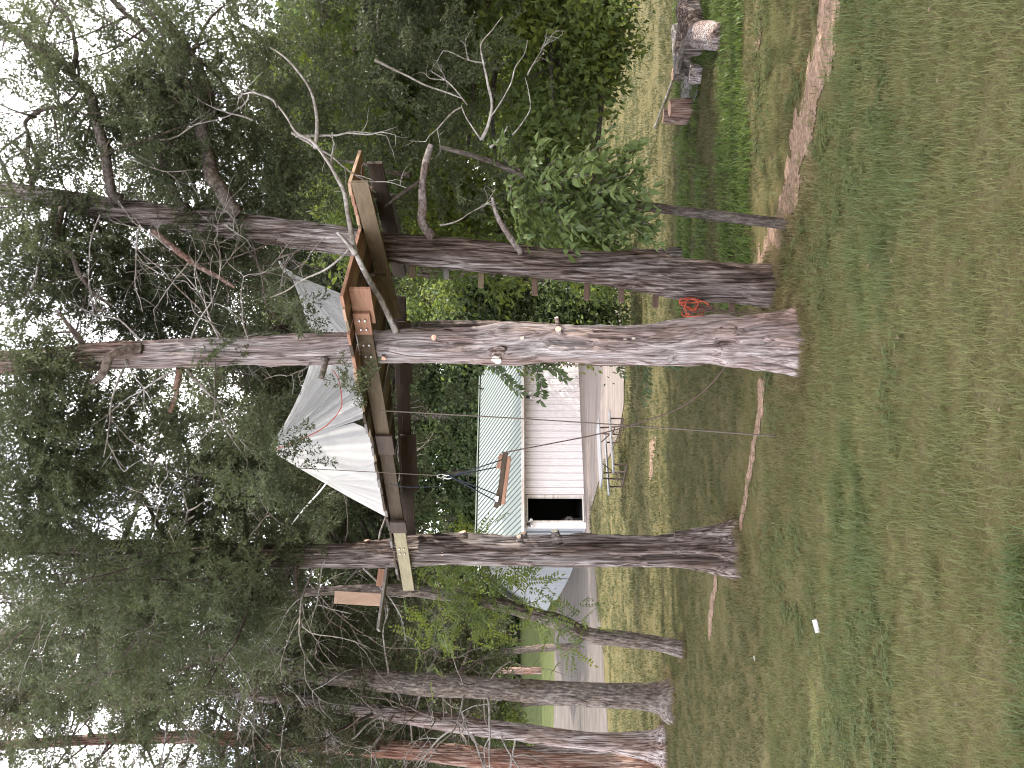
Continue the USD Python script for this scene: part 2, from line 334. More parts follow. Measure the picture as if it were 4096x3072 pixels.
def strip(rows, nacross, lift, wob=0.0, seed=0, ragged=0.0):
    """a sheet on the ground between two outlines, rows of ((X, Y) lower, (X, Y) upper)"""
    lo = np.array([G(*a)[:2] for a, b in rows]); hi = np.array([G(*b)[:2] for a, b in rows])
    n = max(60, len(rows) * 12) if not ragged else 420; nacross = nacross if not ragged else 26
    lo, hi = path_eval(lo, n), path_eval(hi, n)
    t = np.linspace(0, 1, nacross)[None, :, None]
    xy = lo[:, None] * (1 - t) + hi[:, None] * t
    if wob:
        nn = meshkit.fbm(np.concatenate([xy * 2.2, 0 * xy[..., :1]], -1), 3, seed) - .5
        nn2 = meshkit.fbm(np.concatenate([xy * 2.2, 0 * xy[..., :1]], -1), 3, seed + 4) - .5
        xy = xy + wob * np.stack([nn, nn2], -1)
    z = ground(xy[..., 0], xy[..., 1]) + lift
    v = np.concatenate([xy, z[..., None]], -1)
    i, j = np.meshgrid(np.arange(n - 1), np.arange(nacross - 1), indexing="ij"); k = i * nacross + j
    f = np.stack([k, k + nacross, k + nacross + 1, k + 1], -1)
    if ragged:
        tt = (j + .5) / (nacross - 1); e = np.minimum(tt, 1 - tt); c = v[:-1, :-1]
        q = meshkit.fbm(np.concatenate([c[..., :2] * np.array([5, 7]), 0 * c[..., :1]], -1), 4, seed + 9)
        ends = np.minimum(i, n - 2 - i) / n * 6
        f = f[np.minimum(e, ends) > ragged * (q - .28)].reshape(-1, 4); keep, f = np.unique(f, return_inverse=True)
        return (v.reshape(-1, 3)[keep], f.reshape(-1, 4)), xy
    return (v.reshape(-1, 3), f.reshape(-1, 4)), xy

pad_rows = [((2452, 3300), (2215, 3300)), ((2440, 3072), (2215, 3072)), ((2425, 2800), (2218, 2800)), ((2405, 2500), (2222, 2500)), ((2388, 2350), (2240, 2400)), ((2375, 2210), (2290, 2240))]
m, pad1_xy = strip(pad_rows, 14, .012)
top_mesh("gravel_drive", m, M["gravel"], True, kind="structure", label="pale gravel drive passing behind the left trees")
pad_rows = [((2374, 2200), (2310, 2200)), ((2366, 2120), (2340, 2120)), ((2366, 2020), (2334, 2020)), ((2390, 1950), (2332, 1950)), ((2420, 1870), (2330, 1870)), ((2455, 1790), (2328, 1790)),
            ((2480, 1720), (2326, 1720)), ((2498, 1600), (2322, 1600)), ((2502, 1450), (2318, 1450)), ((2490, 1300), (2315, 1300)), ((2470, 1150), (2312, 1200))]
m, pad2_xy = strip(pad_rows, 14, .02)
top_mesh("concrete_pad", m, M["concrete"], True, kind="structure", label="bare concrete apron in front of the white metal garage")
dirt_rows = [((3420, -350), (3345, -350)), ((3365, 0), (3280, 0)), ((3330, 300), (3215, 300)), ((3262, 600), (3142, 600)), ((3195, 840), (3085, 840)), ((3140, 980), (3035, 980)), ((3115, 1090), (3020, 1090))]
m, dirt1_xy = strip(dirt_rows, 10, .008, .2, 3, .6)
top_mesh("dirt_path", m, M["dirt"], True, kind="structure", label="worn bare earth track crossing the lawn to the right trees")
dirt_rows = [((3085, 1500), (3050, 1500)), ((3062, 1650), (3025, 1650)), ((3035, 1800), (3000, 1800)), ((3005, 1950), (2978, 1950)), ((2985, 2080), (2962, 2080)), ((2880, 2300), (2858, 2300)), ((2862, 2420), (2842, 2420)), ((2845, 2560), (2830, 2560))]
m, dirt2_xy = strip(dirt_rows, 6, .008, .16, 8, .8)
top_mesh("dirt_path", m, M["dirt"], True, kind="structure", label="thin worn earth line in the lawn left of the centre tree")
for rows, lab in (([((2628, 1740), (2622, 1740)), ((2626, 1800), (2598, 1800)), ((2620, 1860), (2600, 1860)), ((2606, 1930), (2598, 1930))], "bare earth scrape in the lawn in front of the picnic table"),
                  ([((3062, 60), (3035, 70)), ((3060, 120), (3025, 120)), ((3045, 180), (3020, 190)), ((3022, 230), (3018, 240))], "small bare earth scrape in the lawn nearest the right edge")):
    m, _ = strip(rows, 5, .01, .1, 6, 1.0)
    top_mesh("bare_patch", m, M["dirt"], True, kind="structure", label=lab)

# grass: blades joined in tufts, densest close to the viewer
def tuft(rng, n, h, spread, w):
    ms, o, vs, fs = [], 0, [], []
    for _ in range(n):
        a, r = rng.uniform(0, 2 * np.pi), spread * math.sqrt(rng.uniform()); c = np.array([r * math.cos(a), r * math.sin(a), -.004])
        hh = h * rng.uniform(.5, 1.25); lean = rng.uniform(.15, 1.15); b = rng.uniform(0, 2 * np.pi)
        d = np.array([math.cos(b), math.sin(b), 0]); s = np.array([-d[1], d[0], 0]) * w * rng.uniform(.6, 1.3)
        p1 = c + np.array([0, 0, hh * .5]) + d * hh * .25 * lean; p2 = c + np.array([0, 0, hh * (1 - .35 * lean)]) + d * hh * .85 * lean
        vs += [c - s, c + s, p1 - s * .8, p1 + s * .8, p2]
        fs += [(o, o + 1, o + 3), (o, o + 3, o + 2), (o + 2, o + 3, o + 4)]; o += 5
    return np.array(vs), np.array(fs)

def inside(xy, strip_xy):
    from matplotlib.path import Path as MP
    poly = np.vstack([strip_xy[:, 0], strip_xy[::-1, -1]])
    return MP(poly).contains_points(xy)
try:
    from matplotlib.path import Path as _t
except Exception:
    def inside(xy, strip_xy):
        import shapely
        poly = shapely.Polygon(np.vstack([strip_xy[:, 0], strip_xy[::-1, -1]])).buffer(0)
        return shapely.contains_xy(poly, xy[:, 0], xy[:, 1])

def sod(rng, size, per_m2, maker):
    """a patch of turf made of many tufts"""
    vs, fs, o = [], [], 0
    for _ in range(int(size * size * per_m2)):
        v, f = maker(rng); c = np.array([*rng.uniform(-.52, .52, 2) * size, 0])
        vs.append(v + c); fs.append(f + o); o += len(v)
    return np.vstack(vs), np.vstack(fs)

def on_track(xy): return inside(xy, dirt1_xy) | inside(xy, dirt2_xy)
def on_pad(xy): return inside(xy, pad1_xy) | inside(xy, pad2_xy)
def lay(name, label, xy, protos, mats, sc, rng):
    z = ground(xy[:, 0], xy[:, 1]); e = .12
    nx = -(ground(xy[:, 0] + e, xy[:, 1]) - ground(xy[:, 0] - e, xy[:, 1])) / (2 * e); ny = -(ground(xy[:, 0], xy[:, 1] + e) - ground(xy[:, 0], xy[:, 1] - e)) / (2 * e)
    up = np.stack([nx, ny, 1 + 0 * nx], 1); a = rng.integers(0, 4, len(xy)) * np.pi / 2 + rng.uniform(-.2, .2, len(xy))
    q = quats(np.cross(np.stack([-np.sin(a), np.cos(a), 0 * a], 1), up), up)
    instancer(numbered("/World", name), protos, mats, np.concatenate([xy, z[:, None]], 1), q, sc, rng.integers(0, len(protos), len(xy)), "stuff", label, "grass")
def sod_field(name, label, size, y0, y1, protos, mats, seed, clear=.3):
    rng = np.random.default_rng(seed); yy = np.arange(y0, y1, size); out = []
    for y in yy:
        hw = .5 * (y + 2.2); x = np.arange(-hw, hw, size) + rng.uniform(0, size); out.append(np.stack([x, y + 0 * x], 1))
    xy = np.vstack(out); h = size * .5
    bad = on_pad(xy)
    for dx, dy in ((h, 0), (-h, 0), (0, h), (0, -h), (h, h), (-h, h), (h, -h), (-h, -h), (0, 0)): bad |= on_track(xy + np.array([dx, dy]))
    for dx, dy in ((h, 0), (-h, 0), (0, h), (0, -h)): bad |= on_pad(xy + .6 * np.array([dx, dy]))
    edge = xy[bad & ~on_pad(xy)]; xy = xy[~bad]
    lay(name, label, xy, protos, mats, rng.uniform(.92, 1.12, len(xy)), rng)
    return edge
def grass_field(name, label, n, y0, y1, protos, mats, smin, smax, seed, power=1.0, mask=None):
    rng = np.random.default_rng(seed)
    y = y0 + (y1 - y0) * rng.uniform(0, 1, n * 2) ** power
    x = rng.uniform(-.5, .5, n * 2) * (y + 1.2)
    xy = np.stack([x, y], 1)
    bad = on_pad(xy) | (on_track(xy) & (rng.uniform(size=len(xy)) < .93))
    if mask is not None: bad |= ~mask(xy, rng)
    xy = xy[~bad][:n]
    lay(name, label, xy, protos, mats, rng.uniform(smin, smax, len(xy)), rng)

rg = np.random.default_rng(11)
near = [sod(rg, .5, 250, lambda g: tuft(g, 14, .07, .075, .0022)) for _ in range(5)]
edge1 = sod_field("grass", "short mown grass with dry straw blades over the near lawn", .5, 2.4, 8.6, near, M["blade"], 21)
mid = [sod(rg, .8, 80, lambda g: tuft(g, 12, .07, .12, .0045)) for _ in range(4)]
edge2 = sod_field("grass", "short mown grass around and behind the tree feet", .8, 9.0, 16, mid, M["blade_far"], 25)
far = [sod(rg, 1.6, 24, lambda g: tuft(g, 14, .075, .2, .009)) for _ in range(4)]
edge3 = sod_field("grass", "short mown grass of the far lawn towards the garage", 1.6, 16.8, 33, far, M["blade_far"], 22)
rngE = np.random.default_rng(5); one = [tuft(rg, 14, .065, .075, .003) for _ in range(4)]
ed = np.vstack([np.repeat(edge1, 42, 0) + rngE.uniform(-.26, .26, (42 * len(edge1), 2)), np.repeat(edge2, 40, 0) + rngE.uniform(-.42, .42, (40 * len(edge2), 2))])
near_t = on_track(ed); ed = ed[~near_t | (rngE.uniform(size=len(ed)) < .16)]
lay("grass", "sparse grass fringing the worn earth track", ed, one, M["blade"], rngE.uniform(.6, 1.1, len(ed)), rngE)
lush = [tuft(rg, 14, .13, .07, .0032) for _ in range(4)]
def patches(xy, rng):
    q = meshkit.fbm(np.concatenate([xy * np.array([.8, 1.1]), 0 * xy[:, :1]], 1), 3, 31)
    return (q > .60) | ((xy[:, 1] < 3.6) & (q > .46))
grass_field("grass", "longer green grass tufts in patches nearest the viewer", 1500, 2.5, 6.5, lush, M["blade_g"], .6, 1.1, 23, 1.25, patches)
feet = []
def foot_grass():
    rngF = np.random.default_rng(17); pts = []
    for tp, n in feet:
        b = base_of(tp); rad = tp[1][3]
        a = rngF.uniform(0, 6.28, n); d = rad * rngF.uniform(.85, 1.45, n); pts.append(np.stack([b[0] + d * np.cos(a), b[1] + d * np.sin(a)], 1))
    xy = np.vstack(pts); lay("grass", "longer uncut grass round the tree feet", xy, lush, M["blade_dry"], rngF.uniform(.5, 1.15, len(xy)), rngF)
lushf = [tuft(rg, 16, .11, .16, .008) for _ in range(4)]
grass_field("grass", "bright green longer grass in front of the fallen log", 2300, 9.2, 14.0, lushf, M["blade_lush"], .7, 1.3, 41, 1, lambda xy, rng: (xy[:, 0] / xy[:, 1] > .10) & (meshkit.fbm(np.concatenate([xy * np.array([.5, 1.6]), 0 * xy[:, :1]], 1), 3, 55) > .40))
grass_field("grass", "dry straw-coloured grass in a band at the tree feet", 2600, 6.4, 9.2, [tuft(rg, 14, .085, .09, .003) for _ in range(4)], M["blade_dry"], .6, 1.1, 43, 1, lambda xy, rng: (np.abs(xy[:, 1] - (7.35 + .9 * np.clip(-xy[:, 0], 0, 3))) < .45 + .2 * rng.normal(size=len(xy))) & (xy[:, 0] > -3.4) & (meshkit.fbm(np.concatenate([xy * 2.2, 0 * xy[:, :1]], 1), 3, 57) > .42))
# little clover leaves low in the lawn by the tree feet
def clover(rng):
    vs, fs, o = [], [], 0
    for _ in range(7):
        c = np.array([*rng.uniform(-.06, .06, 2), rng.uniform(.015, .04)]); a0 = rng.uniform(0, 6.28)
        for k in range(3):
            a = a0 + k * 2.094; d = np.array([math.cos(a), math.sin(a), rng.uniform(-.1, .25)]); s = np.array([-d[1], d[0], 0]) * .011
            vs += [c, c + d * .013 + s, c + d * .026, c + d * .013 - s]; fs += [(o, o + 1, o + 2), (o, o + 2, o + 3)]; o += 4
    return np.array(vs), np.array(fs)
grass_field("clover", "low clover leaves in the lawn in front of the tree feet", 900, 4.8, 9.0, [clover(rg) for _ in range(4)], M["blade_g"], .8, 1.3, 24, 1, lambda xy, rng: meshkit.fbm(np.concatenate([xy * 1.1, 0 * xy[:, :1]], 1), 3, 77) > .5)

# ------------------------------------------------------------------ foliage pieces
def leaf_shape(L, w, fold=.12, droop=.1):
    v = np.array([[0, 0, 0], [.42 * L, w / 2, fold * w], [.5 * L, 0, -.1 * w], [.42 * L, -w / 2, fold * w], [.78 * L, w * .3, fold * w * .5 - droop * L * .4], [.78 * L, -w * .3, fold * w * .5 - droop * L * .4], [L, 0, -droop * L]])
    f = np.array([[0, 2, 1], [0, 3, 2], [1, 2, 4], [2, 3, 5], [2, 6, 4], [2, 5, 6]])
    return v, f
def simple_leaf(L, w, droop=.15):
    return np.array([[0, 0, 0], [.45 * L, w / 2, .1 * w], [L, 0, -droop * L], [.45 * L, -w / 2, .1 * w]]), np.array([[0, 2, 1], [0, 3, 2]])
def rot_to(d, up):
    x = nrm(d); z = up - x * np.dot(up, x); z = nrm(z); return np.stack([x, np.cross(z, x), z])
def leaf_clump(rng, n, R, L, w, flat=.6):
    vs, fs, o = [], [], 0
    for _ in range(n):
        c = rng.normal(size=3) * R * np.array([.5, .5, .5 * flat]); d = nrm(c * .8 / R + rng.normal(size=3) * .7 + np.array([0, 0, -.35]))
        s = rng.uniform(.65, 1.25)
        v, f = simple_leaf(L * s, w * s)
        v = v @ rot_to(d, nrm(np.array([0, 0, 1]) + rng.normal(size=3) * .45)) + c
        vs.append(v); fs.append(f + o); o += len(v)
    return np.vstack(vs), np.vstack(fs)
def cedar_spray(rng, L=.5, nside=18, leaf=.06, w=.0145):
    """a drooping feathery branch tip along +x"""
    vs, fs, o = [], [], 0
    for k in range(nside):
        t = (k + .6) / nside; c = np.array([L * t, 0, -.16 * L * t * t]); side = 1 if k % 2 else -1
        a = rng.uniform(.5, 1.15) * side; dirn = np.array([math.cos(a), math.sin(a), rng.uniform(-.45, .45)]); ln = L * (.42 - .25 * t) * rng.uniform(.6, 1.2)
        for q in range(6):
            s = (q + .5) / 6; p = c + dirn * ln * s + np.array([0, 0, -.12 * ln * s])
            for _ in range(1):
                d = nrm(dirn + rng.normal(size=3) * .65); u = nrm(rng.normal(size=3)); n = nrm(np.cross(d, u)) * w * rng.uniform(.7, 1.3); e = leaf * rng.uniform(.6, 1.3)
                vs += [p - n * .6, p + d * e * .3 + n * 1.2, p + d * e]; fs += [(o, o + 1, o + 2)]; o += 3
    return np.array(vs), np.array(fs)
rf = np.random.default_rng(5)
SPRAY = [cedar_spray(rf) for _ in range(6)]
CLUMP = [leaf_clump(rf, 34, .34, .105, .055) for _ in range(5)]
CLUMP_S = [leaf_clump(rf, 42, .42, .105, .058) for _ in range(5)]
CLUMP_FAR = [leaf_clump(rf, 46, .75, .24, .145) for _ in range(5)]

# ------------------------------------------------------------------ trees
OV = 4096 / 2212
def trunk_path(rows, d, lean=None):
    """rows of (x, y0, y1) read from the photograph at 2212 wide: the trunk's two edges; d: its depth"""
    out = []
    for k, (x, y0, y1) in enumerate(rows):
        c = P(x * OV, (y0 + y1) / 2 * OV, d); r = abs(y1 - y0) / 2 * OV / 4 / F * d
        out.append([*c, r])
    return np.array(out)

def trunk_mesh(tp, rings, segs, seed, flute=.06, lumps=.10, strip_=.009, fine=.004, creases=()):
    """creases: (list of (height, side -1..1 on the front), depth, half width in radians, step) - grooves where the stem folds over itself"""
    e = path_eval(tp, rings); p, r = e[:, :3], e[:, 3]
    L = p[:, 2]
    def disp(th, rr):
        z = np.repeat(L[:, None], segs, 1)
        tw = th + .22 * z + seed
        c = np.stack([np.cos(th), np.sin(th)], -1)
        low = np.concatenate([c * 1.2, z[..., None] * .9], -1)
        d = rr * flute * (.6 * np.sin(3 * tw + 2 * meshkit.noise(low, seed)) + .4 * np.sin(5 * tw - .7 * z))
        d += rr * lumps * 2 * (meshkit.fbm(np.concatenate([c * 1.7, z[..., None] * 1.3], -1), 3, seed + 1) - .5)
        ct = np.stack([np.cos(tw), np.sin(tw)], -1)
        s = meshkit.noise(np.concatenate([ct * 11, z[..., None] * 1.6], -1), seed + 2)
        d += strip_ * (1 - 2 * np.abs(2 * s - 1))
        wv = th + .30 * z + 1.1 * meshkit.noise(np.concatenate([c * .9, z[..., None] * 1.1], -1), seed + 7)
        q = meshkit.noise(np.concatenate([np.stack([np.cos(wv), np.sin(wv)], -1) * 2.4, z[..., None] * .35], -1), seed + 8)
        d += rr * flute * 1.9 * (np.minimum(1, np.abs(2 * q - 1) * 3.4) - .8)
        foot = np.exp(-np.maximum(0, z - L.min() - .1) / .32)
        d += rr * (.10 + flute) * foot * np.sin(4 * th + 1.7 * np.sin(th + seed) + seed)
        for pts, dep, wid, step in creases:
            q = np.array(sorted(pts)); zz = z + .03 * (meshkit.noise(np.concatenate([c * 3, z[..., None] * 6], -1), seed + 12) - .5)
            th0 = -np.arccos(np.clip(np.interp(zz, q[:, 0], q[:, 1]), -.98, .98)); dth = (th - th0 + np.pi) % (2 * np.pi) - np.pi
            win = np.clip((zz - q[0, 0]) / .12, 0, 1) * np.clip((q[-1, 0] - zz) / .12, 0, 1)
            d += win * 1.5 * (-dep * np.exp(-(dth / wid) ** 2) + step * np.exp(-((dth + 2.2 * wid) / (2 * wid)) ** 2) + .4 * step * np.exp(-((dth - 2.2 * wid) / (2 * wid)) ** 2))
        s = meshkit.noise(np.concatenate([ct * 26, z[..., None] * 3.5], -1), seed + 3)
        d += fine * (2 * s - 1) * 1.5
        return d
    return tube(p, r, segs, True, disp)

def HZ(X, d): return EYE + (VH - X / 4) / F * d
def tree_len(pts): return np.concatenate([[0], np.cumsum(np.linalg.norm(np.diff(pts[:, :3], axis=0), axis=1))])

def limb_mesh(pts, r0, r1, seed, segs=8, n=None, rough=.12):
    p = path_eval(pts, n or max(8, int(len(pts) * 6)))
    rng = np.random.default_rng(seed)
    jit = rng.normal(size=(max(3, len(p) // 5), 3)) * r0 * .3; jit[0] = jit[-1] = 0
    p = p + path_eval(np.c_[np.linspace(0, 1, len(jit)), np.zeros((len(jit), 2)), jit], len(p))[:, 3:]
    r = np.linspace(r0, r1, len(p)) * (1 + np.interp(np.linspace(0, 1, len(p)), np.linspace(0, 1, len(jit)), rng.normal(size=len(jit))) * rough)
    r[0] *= 1.25
    return tube(p, r, segs)

def twig_tree(rng, p, d, L, r, depth, out, droop=0.0, kids=(2, 4), wig=.35):
    """a bare branch that forks: tubes into out"""
    n = 6; pts = [p]; dd = nrm(d)
    for k in range(n):
        dd = nrm(dd + rng.normal(size=3) * wig * .5 + np.array([0, 0, -droop])); pts.append(pts[-1] + dd * L / n)
    pts = np.array(pts)
    out.append(tube(path_eval(pts, 9), np.linspace(r, r * .45, 9), 5 if depth else 4, False))
    if depth:
        for _ in range(rng.integers(kids[0], kids[1] + 1)):
            k = rng.integers(2, n + 1); base = nrm(pts[k] - pts[k - 1])
            a = nrm(base + rng.normal(size=3) * .75)
            twig_tree(rng, pts[k], a, L * rng.uniform(.35, .65), r * .5, depth - 1, out, droop, kids, wig)
    return pts

class Crown:
    """collects the wood and the foliage sprays of one tree"""
    def __init__(self): self.wood, self.pos, self.dir = [], [], []
    def spray(self, p, d): self.pos.append(p); self.dir.append(d)
    def branch(self, rng, p, d, L, r, dens=1.0, bare=.25, up=.05, sub=7, wig=.28):
        n = 8; pts = [np.asarray(p, float)]; dd = nrm(d)
        for k in range(n):
            dd = nrm(dd + rng.normal(size=3) * wig * .4 + np.array([0, 0, up])); pts.append(pts[-1] + dd * L / n)
        pts = np.array(pts); self.wood.append(tube(path_eval(pts, 10), np.linspace(r, r * .22, 10), 5, False))
        for k in range(int(sub * dens)):
            t = bare + (1 - bare) * rng.uniform() ** .8; q = t * n; i0 = min(int(q), n - 1); c = pts[i0] + (pts[i0 + 1] - pts[i0]) * (q - i0)
            base = nrm(pts[i0 + 1] - pts[i0]); sd = nrm(base * .7 + rng.normal(size=3) * .65); sl = L * rng.uniform(.18, .42) * (1.15 - .5 * t)
            e = c + sd * sl + np.array([0, 0, -.05 * sl]); mid = (c + e) / 2 + rng.normal(size=3) * .05 * sl
            self.wood.append(tube(np.array([c, mid, e]), np.array([r * .3, r * .2, r * .1]), 4, False))
            m = max(2, int(sl / .10 * dens))
            for s in np.linspace(.2, 1, m):
                pp = c + (e - c) * s + rng.normal(size=3) * .04; self.spray(pp, nrm(sd + rng.normal(size=3) * .7 + np.array([0, 0, -.1])))
        m = int(L * (1 - bare) / .14 * dens)
        for t in rng.uniform(bare, 1, m):
            q = t * n; i0 = min(int(q), n - 1); c = pts[i0] + (pts[i0 + 1] - pts[i0]) * (q - i0)
            self.spray(c + rng.normal(size=3) * .05, nrm(nrm(pts[i0 + 1] - pts[i0]) * .5 + rng.normal(size=3) * .7))
        return pts
    def blob(self, rng, c, rad, n):
        q = rng.normal(size=(n, 3)); q = nrm(q) * rng.uniform(size=(n, 1)) ** .5
        for a in q: self.spray(np.asarray(c) + a * np.asarray(rad), nrm(a * .5 + rng.normal(size=3) * .8 + np.array([0, 0, -.2])))
    def finish(self, thing, mat_wood, mats, scale, seed, protos=None, name="foliage", copies=False):
        rng = np.random.default_rng(seed)
        if self.wood: thing.part("branches", join(self.wood), mat_wood, True, kind="stuff")
        if self.pos:
            n = len(self.pos); pos = np.array(self.pos); d = np.array(self.dir)
            q = quats(d, np.tile([0, 0, 1.0], (n, 1)) + rng.normal(size=(n, 3)) * .5)
            protos = protos or SPRAY; mats = mats if isinstance(mats, list) else [mats]
            sc, idx = rng.uniform(.75, 1.3, n) * scale, rng.integers(0, len(protos), n)
            mi = (meshkit.noise(pos * .8, seed) * 1.6 - .3 + rng.uniform(-.35, .35, n)) * len(mats)
            mi = np.clip(mi.astype(int), 0, len(mats) - 1); R = Rotation.from_quat(q).as_matrix()
            for m in range(len(mats)):
                if copies:
                    w = np.nonzero(mi == m)[0]
                    if len(w): thing.scatter(name, protos, mats[m], pos[w], q[w], sc[w], idx[w])
                    continue
                if any(mats[m] is mats[k] for k in range(m)): continue
                same = [k for k in range(len(mats)) if mats[k] is mats[m]]; vs, fs, o = [], [], 0
                for k in range(len(protos)):
                    w = np.nonzero(np.isin(mi, same) & (idx == k))[0]
                    if not len(w): continue
                    pv, pf = protos[k]; v = np.einsum("nij,vj->nvi", R[w], pv) * sc[w][:, None, None] + pos[w][:, None]
                    f = pf[None] + (np.arange(len(w)) * len(pv))[:, None, None] + o
                    vs.append(v.reshape(-1, 3)); fs.append(f.reshape(-1, 3)); o += len(w) * len(pv)
                if vs: thing.part(name, (np.vstack(vs), np.vstack(fs)), mats[m], kind="stuff")

def stub(tp_pos, outdir, r, L, thing, face="cut_face", wood_="cedar_bark", collar=1.6, seed=0):
    """the stub of a sawn-off branch: a flared collar and a pale sawn face"""
    o = nrm(outdir); p = np.array(tp_pos, float)
    pts = np.array([p - o * .04, p, p + o * L * .5, p + o * L])
    path = thing.part("branch_stub", tube(path_eval(np.c_[pts, [[r * collar * 1.3], [r * collar], [r * 1.1], [r]]], 8)[:, :3], path_eval(np.c_[pts, [[r * collar * 1.3], [r * collar], [r * 1.1], [r]]], 8)[:, 3], 12), M[wood_], True)
    rng = np.random.default_rng(seed + 3)
    n = 14; th = np.arange(n) / n * 2 * np.pi; a = nrm(np.cross(o, [0.3, .2, 1])); b = np.cross(o, a)
    rr = r * .93 * (1 + rng.normal(size=n) * .04)
    c = p + o * (L + .004)
    v = np.vstack([c + rr[:, None] * (np.cos(th)[:, None] * a + np.sin(th)[:, None] * b), c - o * .006 + rr[:, None] * (np.cos(th)[:, None] * a + np.sin(th)[:, None] * b), [c + o * .002]])
    f = [(2 * n, k, (k + 1) % n) for k in range(n)] + [(k, n + k, n + (k + 1) % n) for k in range(n)] + [(k, n + (k + 1) % n, (k + 1) % n) for k in range(n)]
    thing.part("cut_face", (v, np.array(f)), M[face], False, parent=path)

def at_z(tp, z):
    o = np.argsort(tp[:, 2]); t = tp[o]
    return np.array([np.interp(z, t[:, 2], t[:, k]) for k in range(4)])

def cedar_branches(cr, rng, tp, z0, z1, n, L0, L1, dens=1.0, az=None, r=.028, el=(.0, .5), bare=.25, sub=7):
    for k in range(n):
        z = z0 + (z1 - z0) * (k + rng.uniform()) / n; c = at_z(tp, z)
        a = rng.uniform(0, 2 * np.pi) if az is None else rng.uniform(*az); e = rng.uniform(*el)
        d = np.array([math.cos(a) * math.cos(e), math.sin(a) * math.cos(e), math.sin(e)])
        L = rng.uniform(L0, L1) * (1 - .35 * (z - z0) / max(z1 - z0, .1))
        cr.branch(rng, c[:3] + d * c[3] * .6, d, L, r * rng.uniform(.7, 1.3) * (L / L1) ** .5, dens, bare, sub=sub)

def base_of(tp):
    b = tp[0].copy(); b[2] = float(ground(b[0], b[1])); return b[:3]
def root(tp, dz=.12):
    """carry a trunk a little below the ground"""
    b = tp[0].copy(); g = float(ground(b[0], b[1]))
    b[2] = min(b[2], g) - dz; b[3] *= 1.12
    return np.vstack([b, tp])
def dead(th, seed, X, Y, d, dirn, L, r, depth=2, mat="dead_wood", droop=0., kids=(2, 4), label=None):
    rng = np.random.default_rng(seed); out = []
    twig_tree(rng, P(X, Y, d), np.asarray(dirn, float), L, r, depth, out, droop, kids)
    th.part("dead_branch", join(out), M[mat], True, label=label)
def limb(th, pts, r0, r1, seed, mat="branch", segs=8, label=None, name="limb"):
    """pts: (X, Y, depth) in the photograph"""
    q = np.array([P(*a) for a in pts]); th.part(name, limb_mesh(q, r0, r1, seed, segs), M[mat], True, label=label); return q

# --- the centre cedar, which carries the front beam
T1 = root(trunk_path([(1760, 660, 812), (1745, 666, 808), (1723, 671, 804), (1695, 678, 796), (1662, 683, 789), (1610, 688, 782), (1566, 690, 780), (1500, 692, 783), (1400, 704, 784), (1300, 700, 780), (1200, 703, 779), (1100, 700, 782), (1060, 706, 782), (1000, 712, 780), (900, 712, 779),
                      (800, 718, 779), (700, 723, 784), (600, 728, 786), (500, 730, 786), (400, 733, 790), (300, 738, 795), (200, 744, 800), (130, 752, 806), (60, 758, 806), (-120, 765, 806), (-400, 775, 800)], 7.6))
t1 = Thing("cedar_tree", "gnarled grey cedar with fluted trunk and pink sawn branch stubs in the middle", "tree", base_of(T1))
t1.part("trunk", trunk_mesh(T1, 400, 128, 3, .12, .15, .016, .006, [
    ([(HZ(2330, 7.6), .28), (HZ(2650, 7.6), .17), (HZ(2800, 7.6), .5), (HZ(2960, 7.6), .86)], .055, .17, .035), ([(HZ(2830, 7.6), -.1), (HZ(2890, 7.6), -.22), (HZ(2940, 7.6), -.15)], .075, .22, .03),
    ([(HZ(2860, 7.6), -.6), (HZ(3050, 7.6), -.36), (HZ(3260, 7.6), -.45)], .065, .16, .03), ([(HZ(2160, 7.6), .15), (HZ(2300, 7.6), -.05), (HZ(2520, 7.6), -.28), (HZ(2700, 7.6), -.5)], .05, .16, .03),
    ([(HZ(1880, 7.6), -.55), (HZ(2060, 7.6), -.3), (HZ(2160, 7.6), -.1)], .045, .2, .025), ([(HZ(3020, 7.6), .35), (HZ(3260, 7.6), .25)], .05, .14, .03), ([(HZ(1560, 7.6), .1), (HZ(1760, 7.6), -.1), (HZ(1900, 7.6), .2)], .03, .14, .02),
    ([(HZ(700, 7.6), .2), (HZ(1000, 7.6), -.2), (HZ(1400, 7.6), .1)], .03, .15, .02)]), M["cedar_bark_pale"], True)
def roots(th, rows, seed):
    for k, pts in enumerate(rows):
        q = np.array([[*P(X, Y, d), rr] for X, Y, d, rr in pts]); q = q[::-1] if q[0, 2] > q[-1, 2] else q
        th.part("root", trunk_mesh(q, 90, 40, seed + k, .06, .16, .014, .005), M["cedar_bark_pale"] if seed < 90 else M["cedar_bark_dark"], True)
roots(t1, [[(2380, 1405, 7.50, .05), (2560, 1385, 7.46, .068), (2720, 1352, 7.45, .075), (2860, 1322, 7.46, .075), (3000, 1296, 7.47, .07), (3110, 1278, 7.45, .065), (3250, 1250, 7.42, .06)], [(2880, 1400, 7.47, .06), (3020, 1392, 7.43, .07), (3120, 1385, 7.40, .07), (3260, 1378, 7.36, .065)],
           [(2760, 1425, 7.60, .03), (2880, 1437, 7.54, .05), (3000, 1446, 7.50, .062), (3120, 1462, 7.48, .068), (3240, 1488, 7.46, .06)], [(2960, 1335, 7.45, .045), (3090, 1328, 7.41, .055), (3250, 1318, 7.37, .05)]], 61)
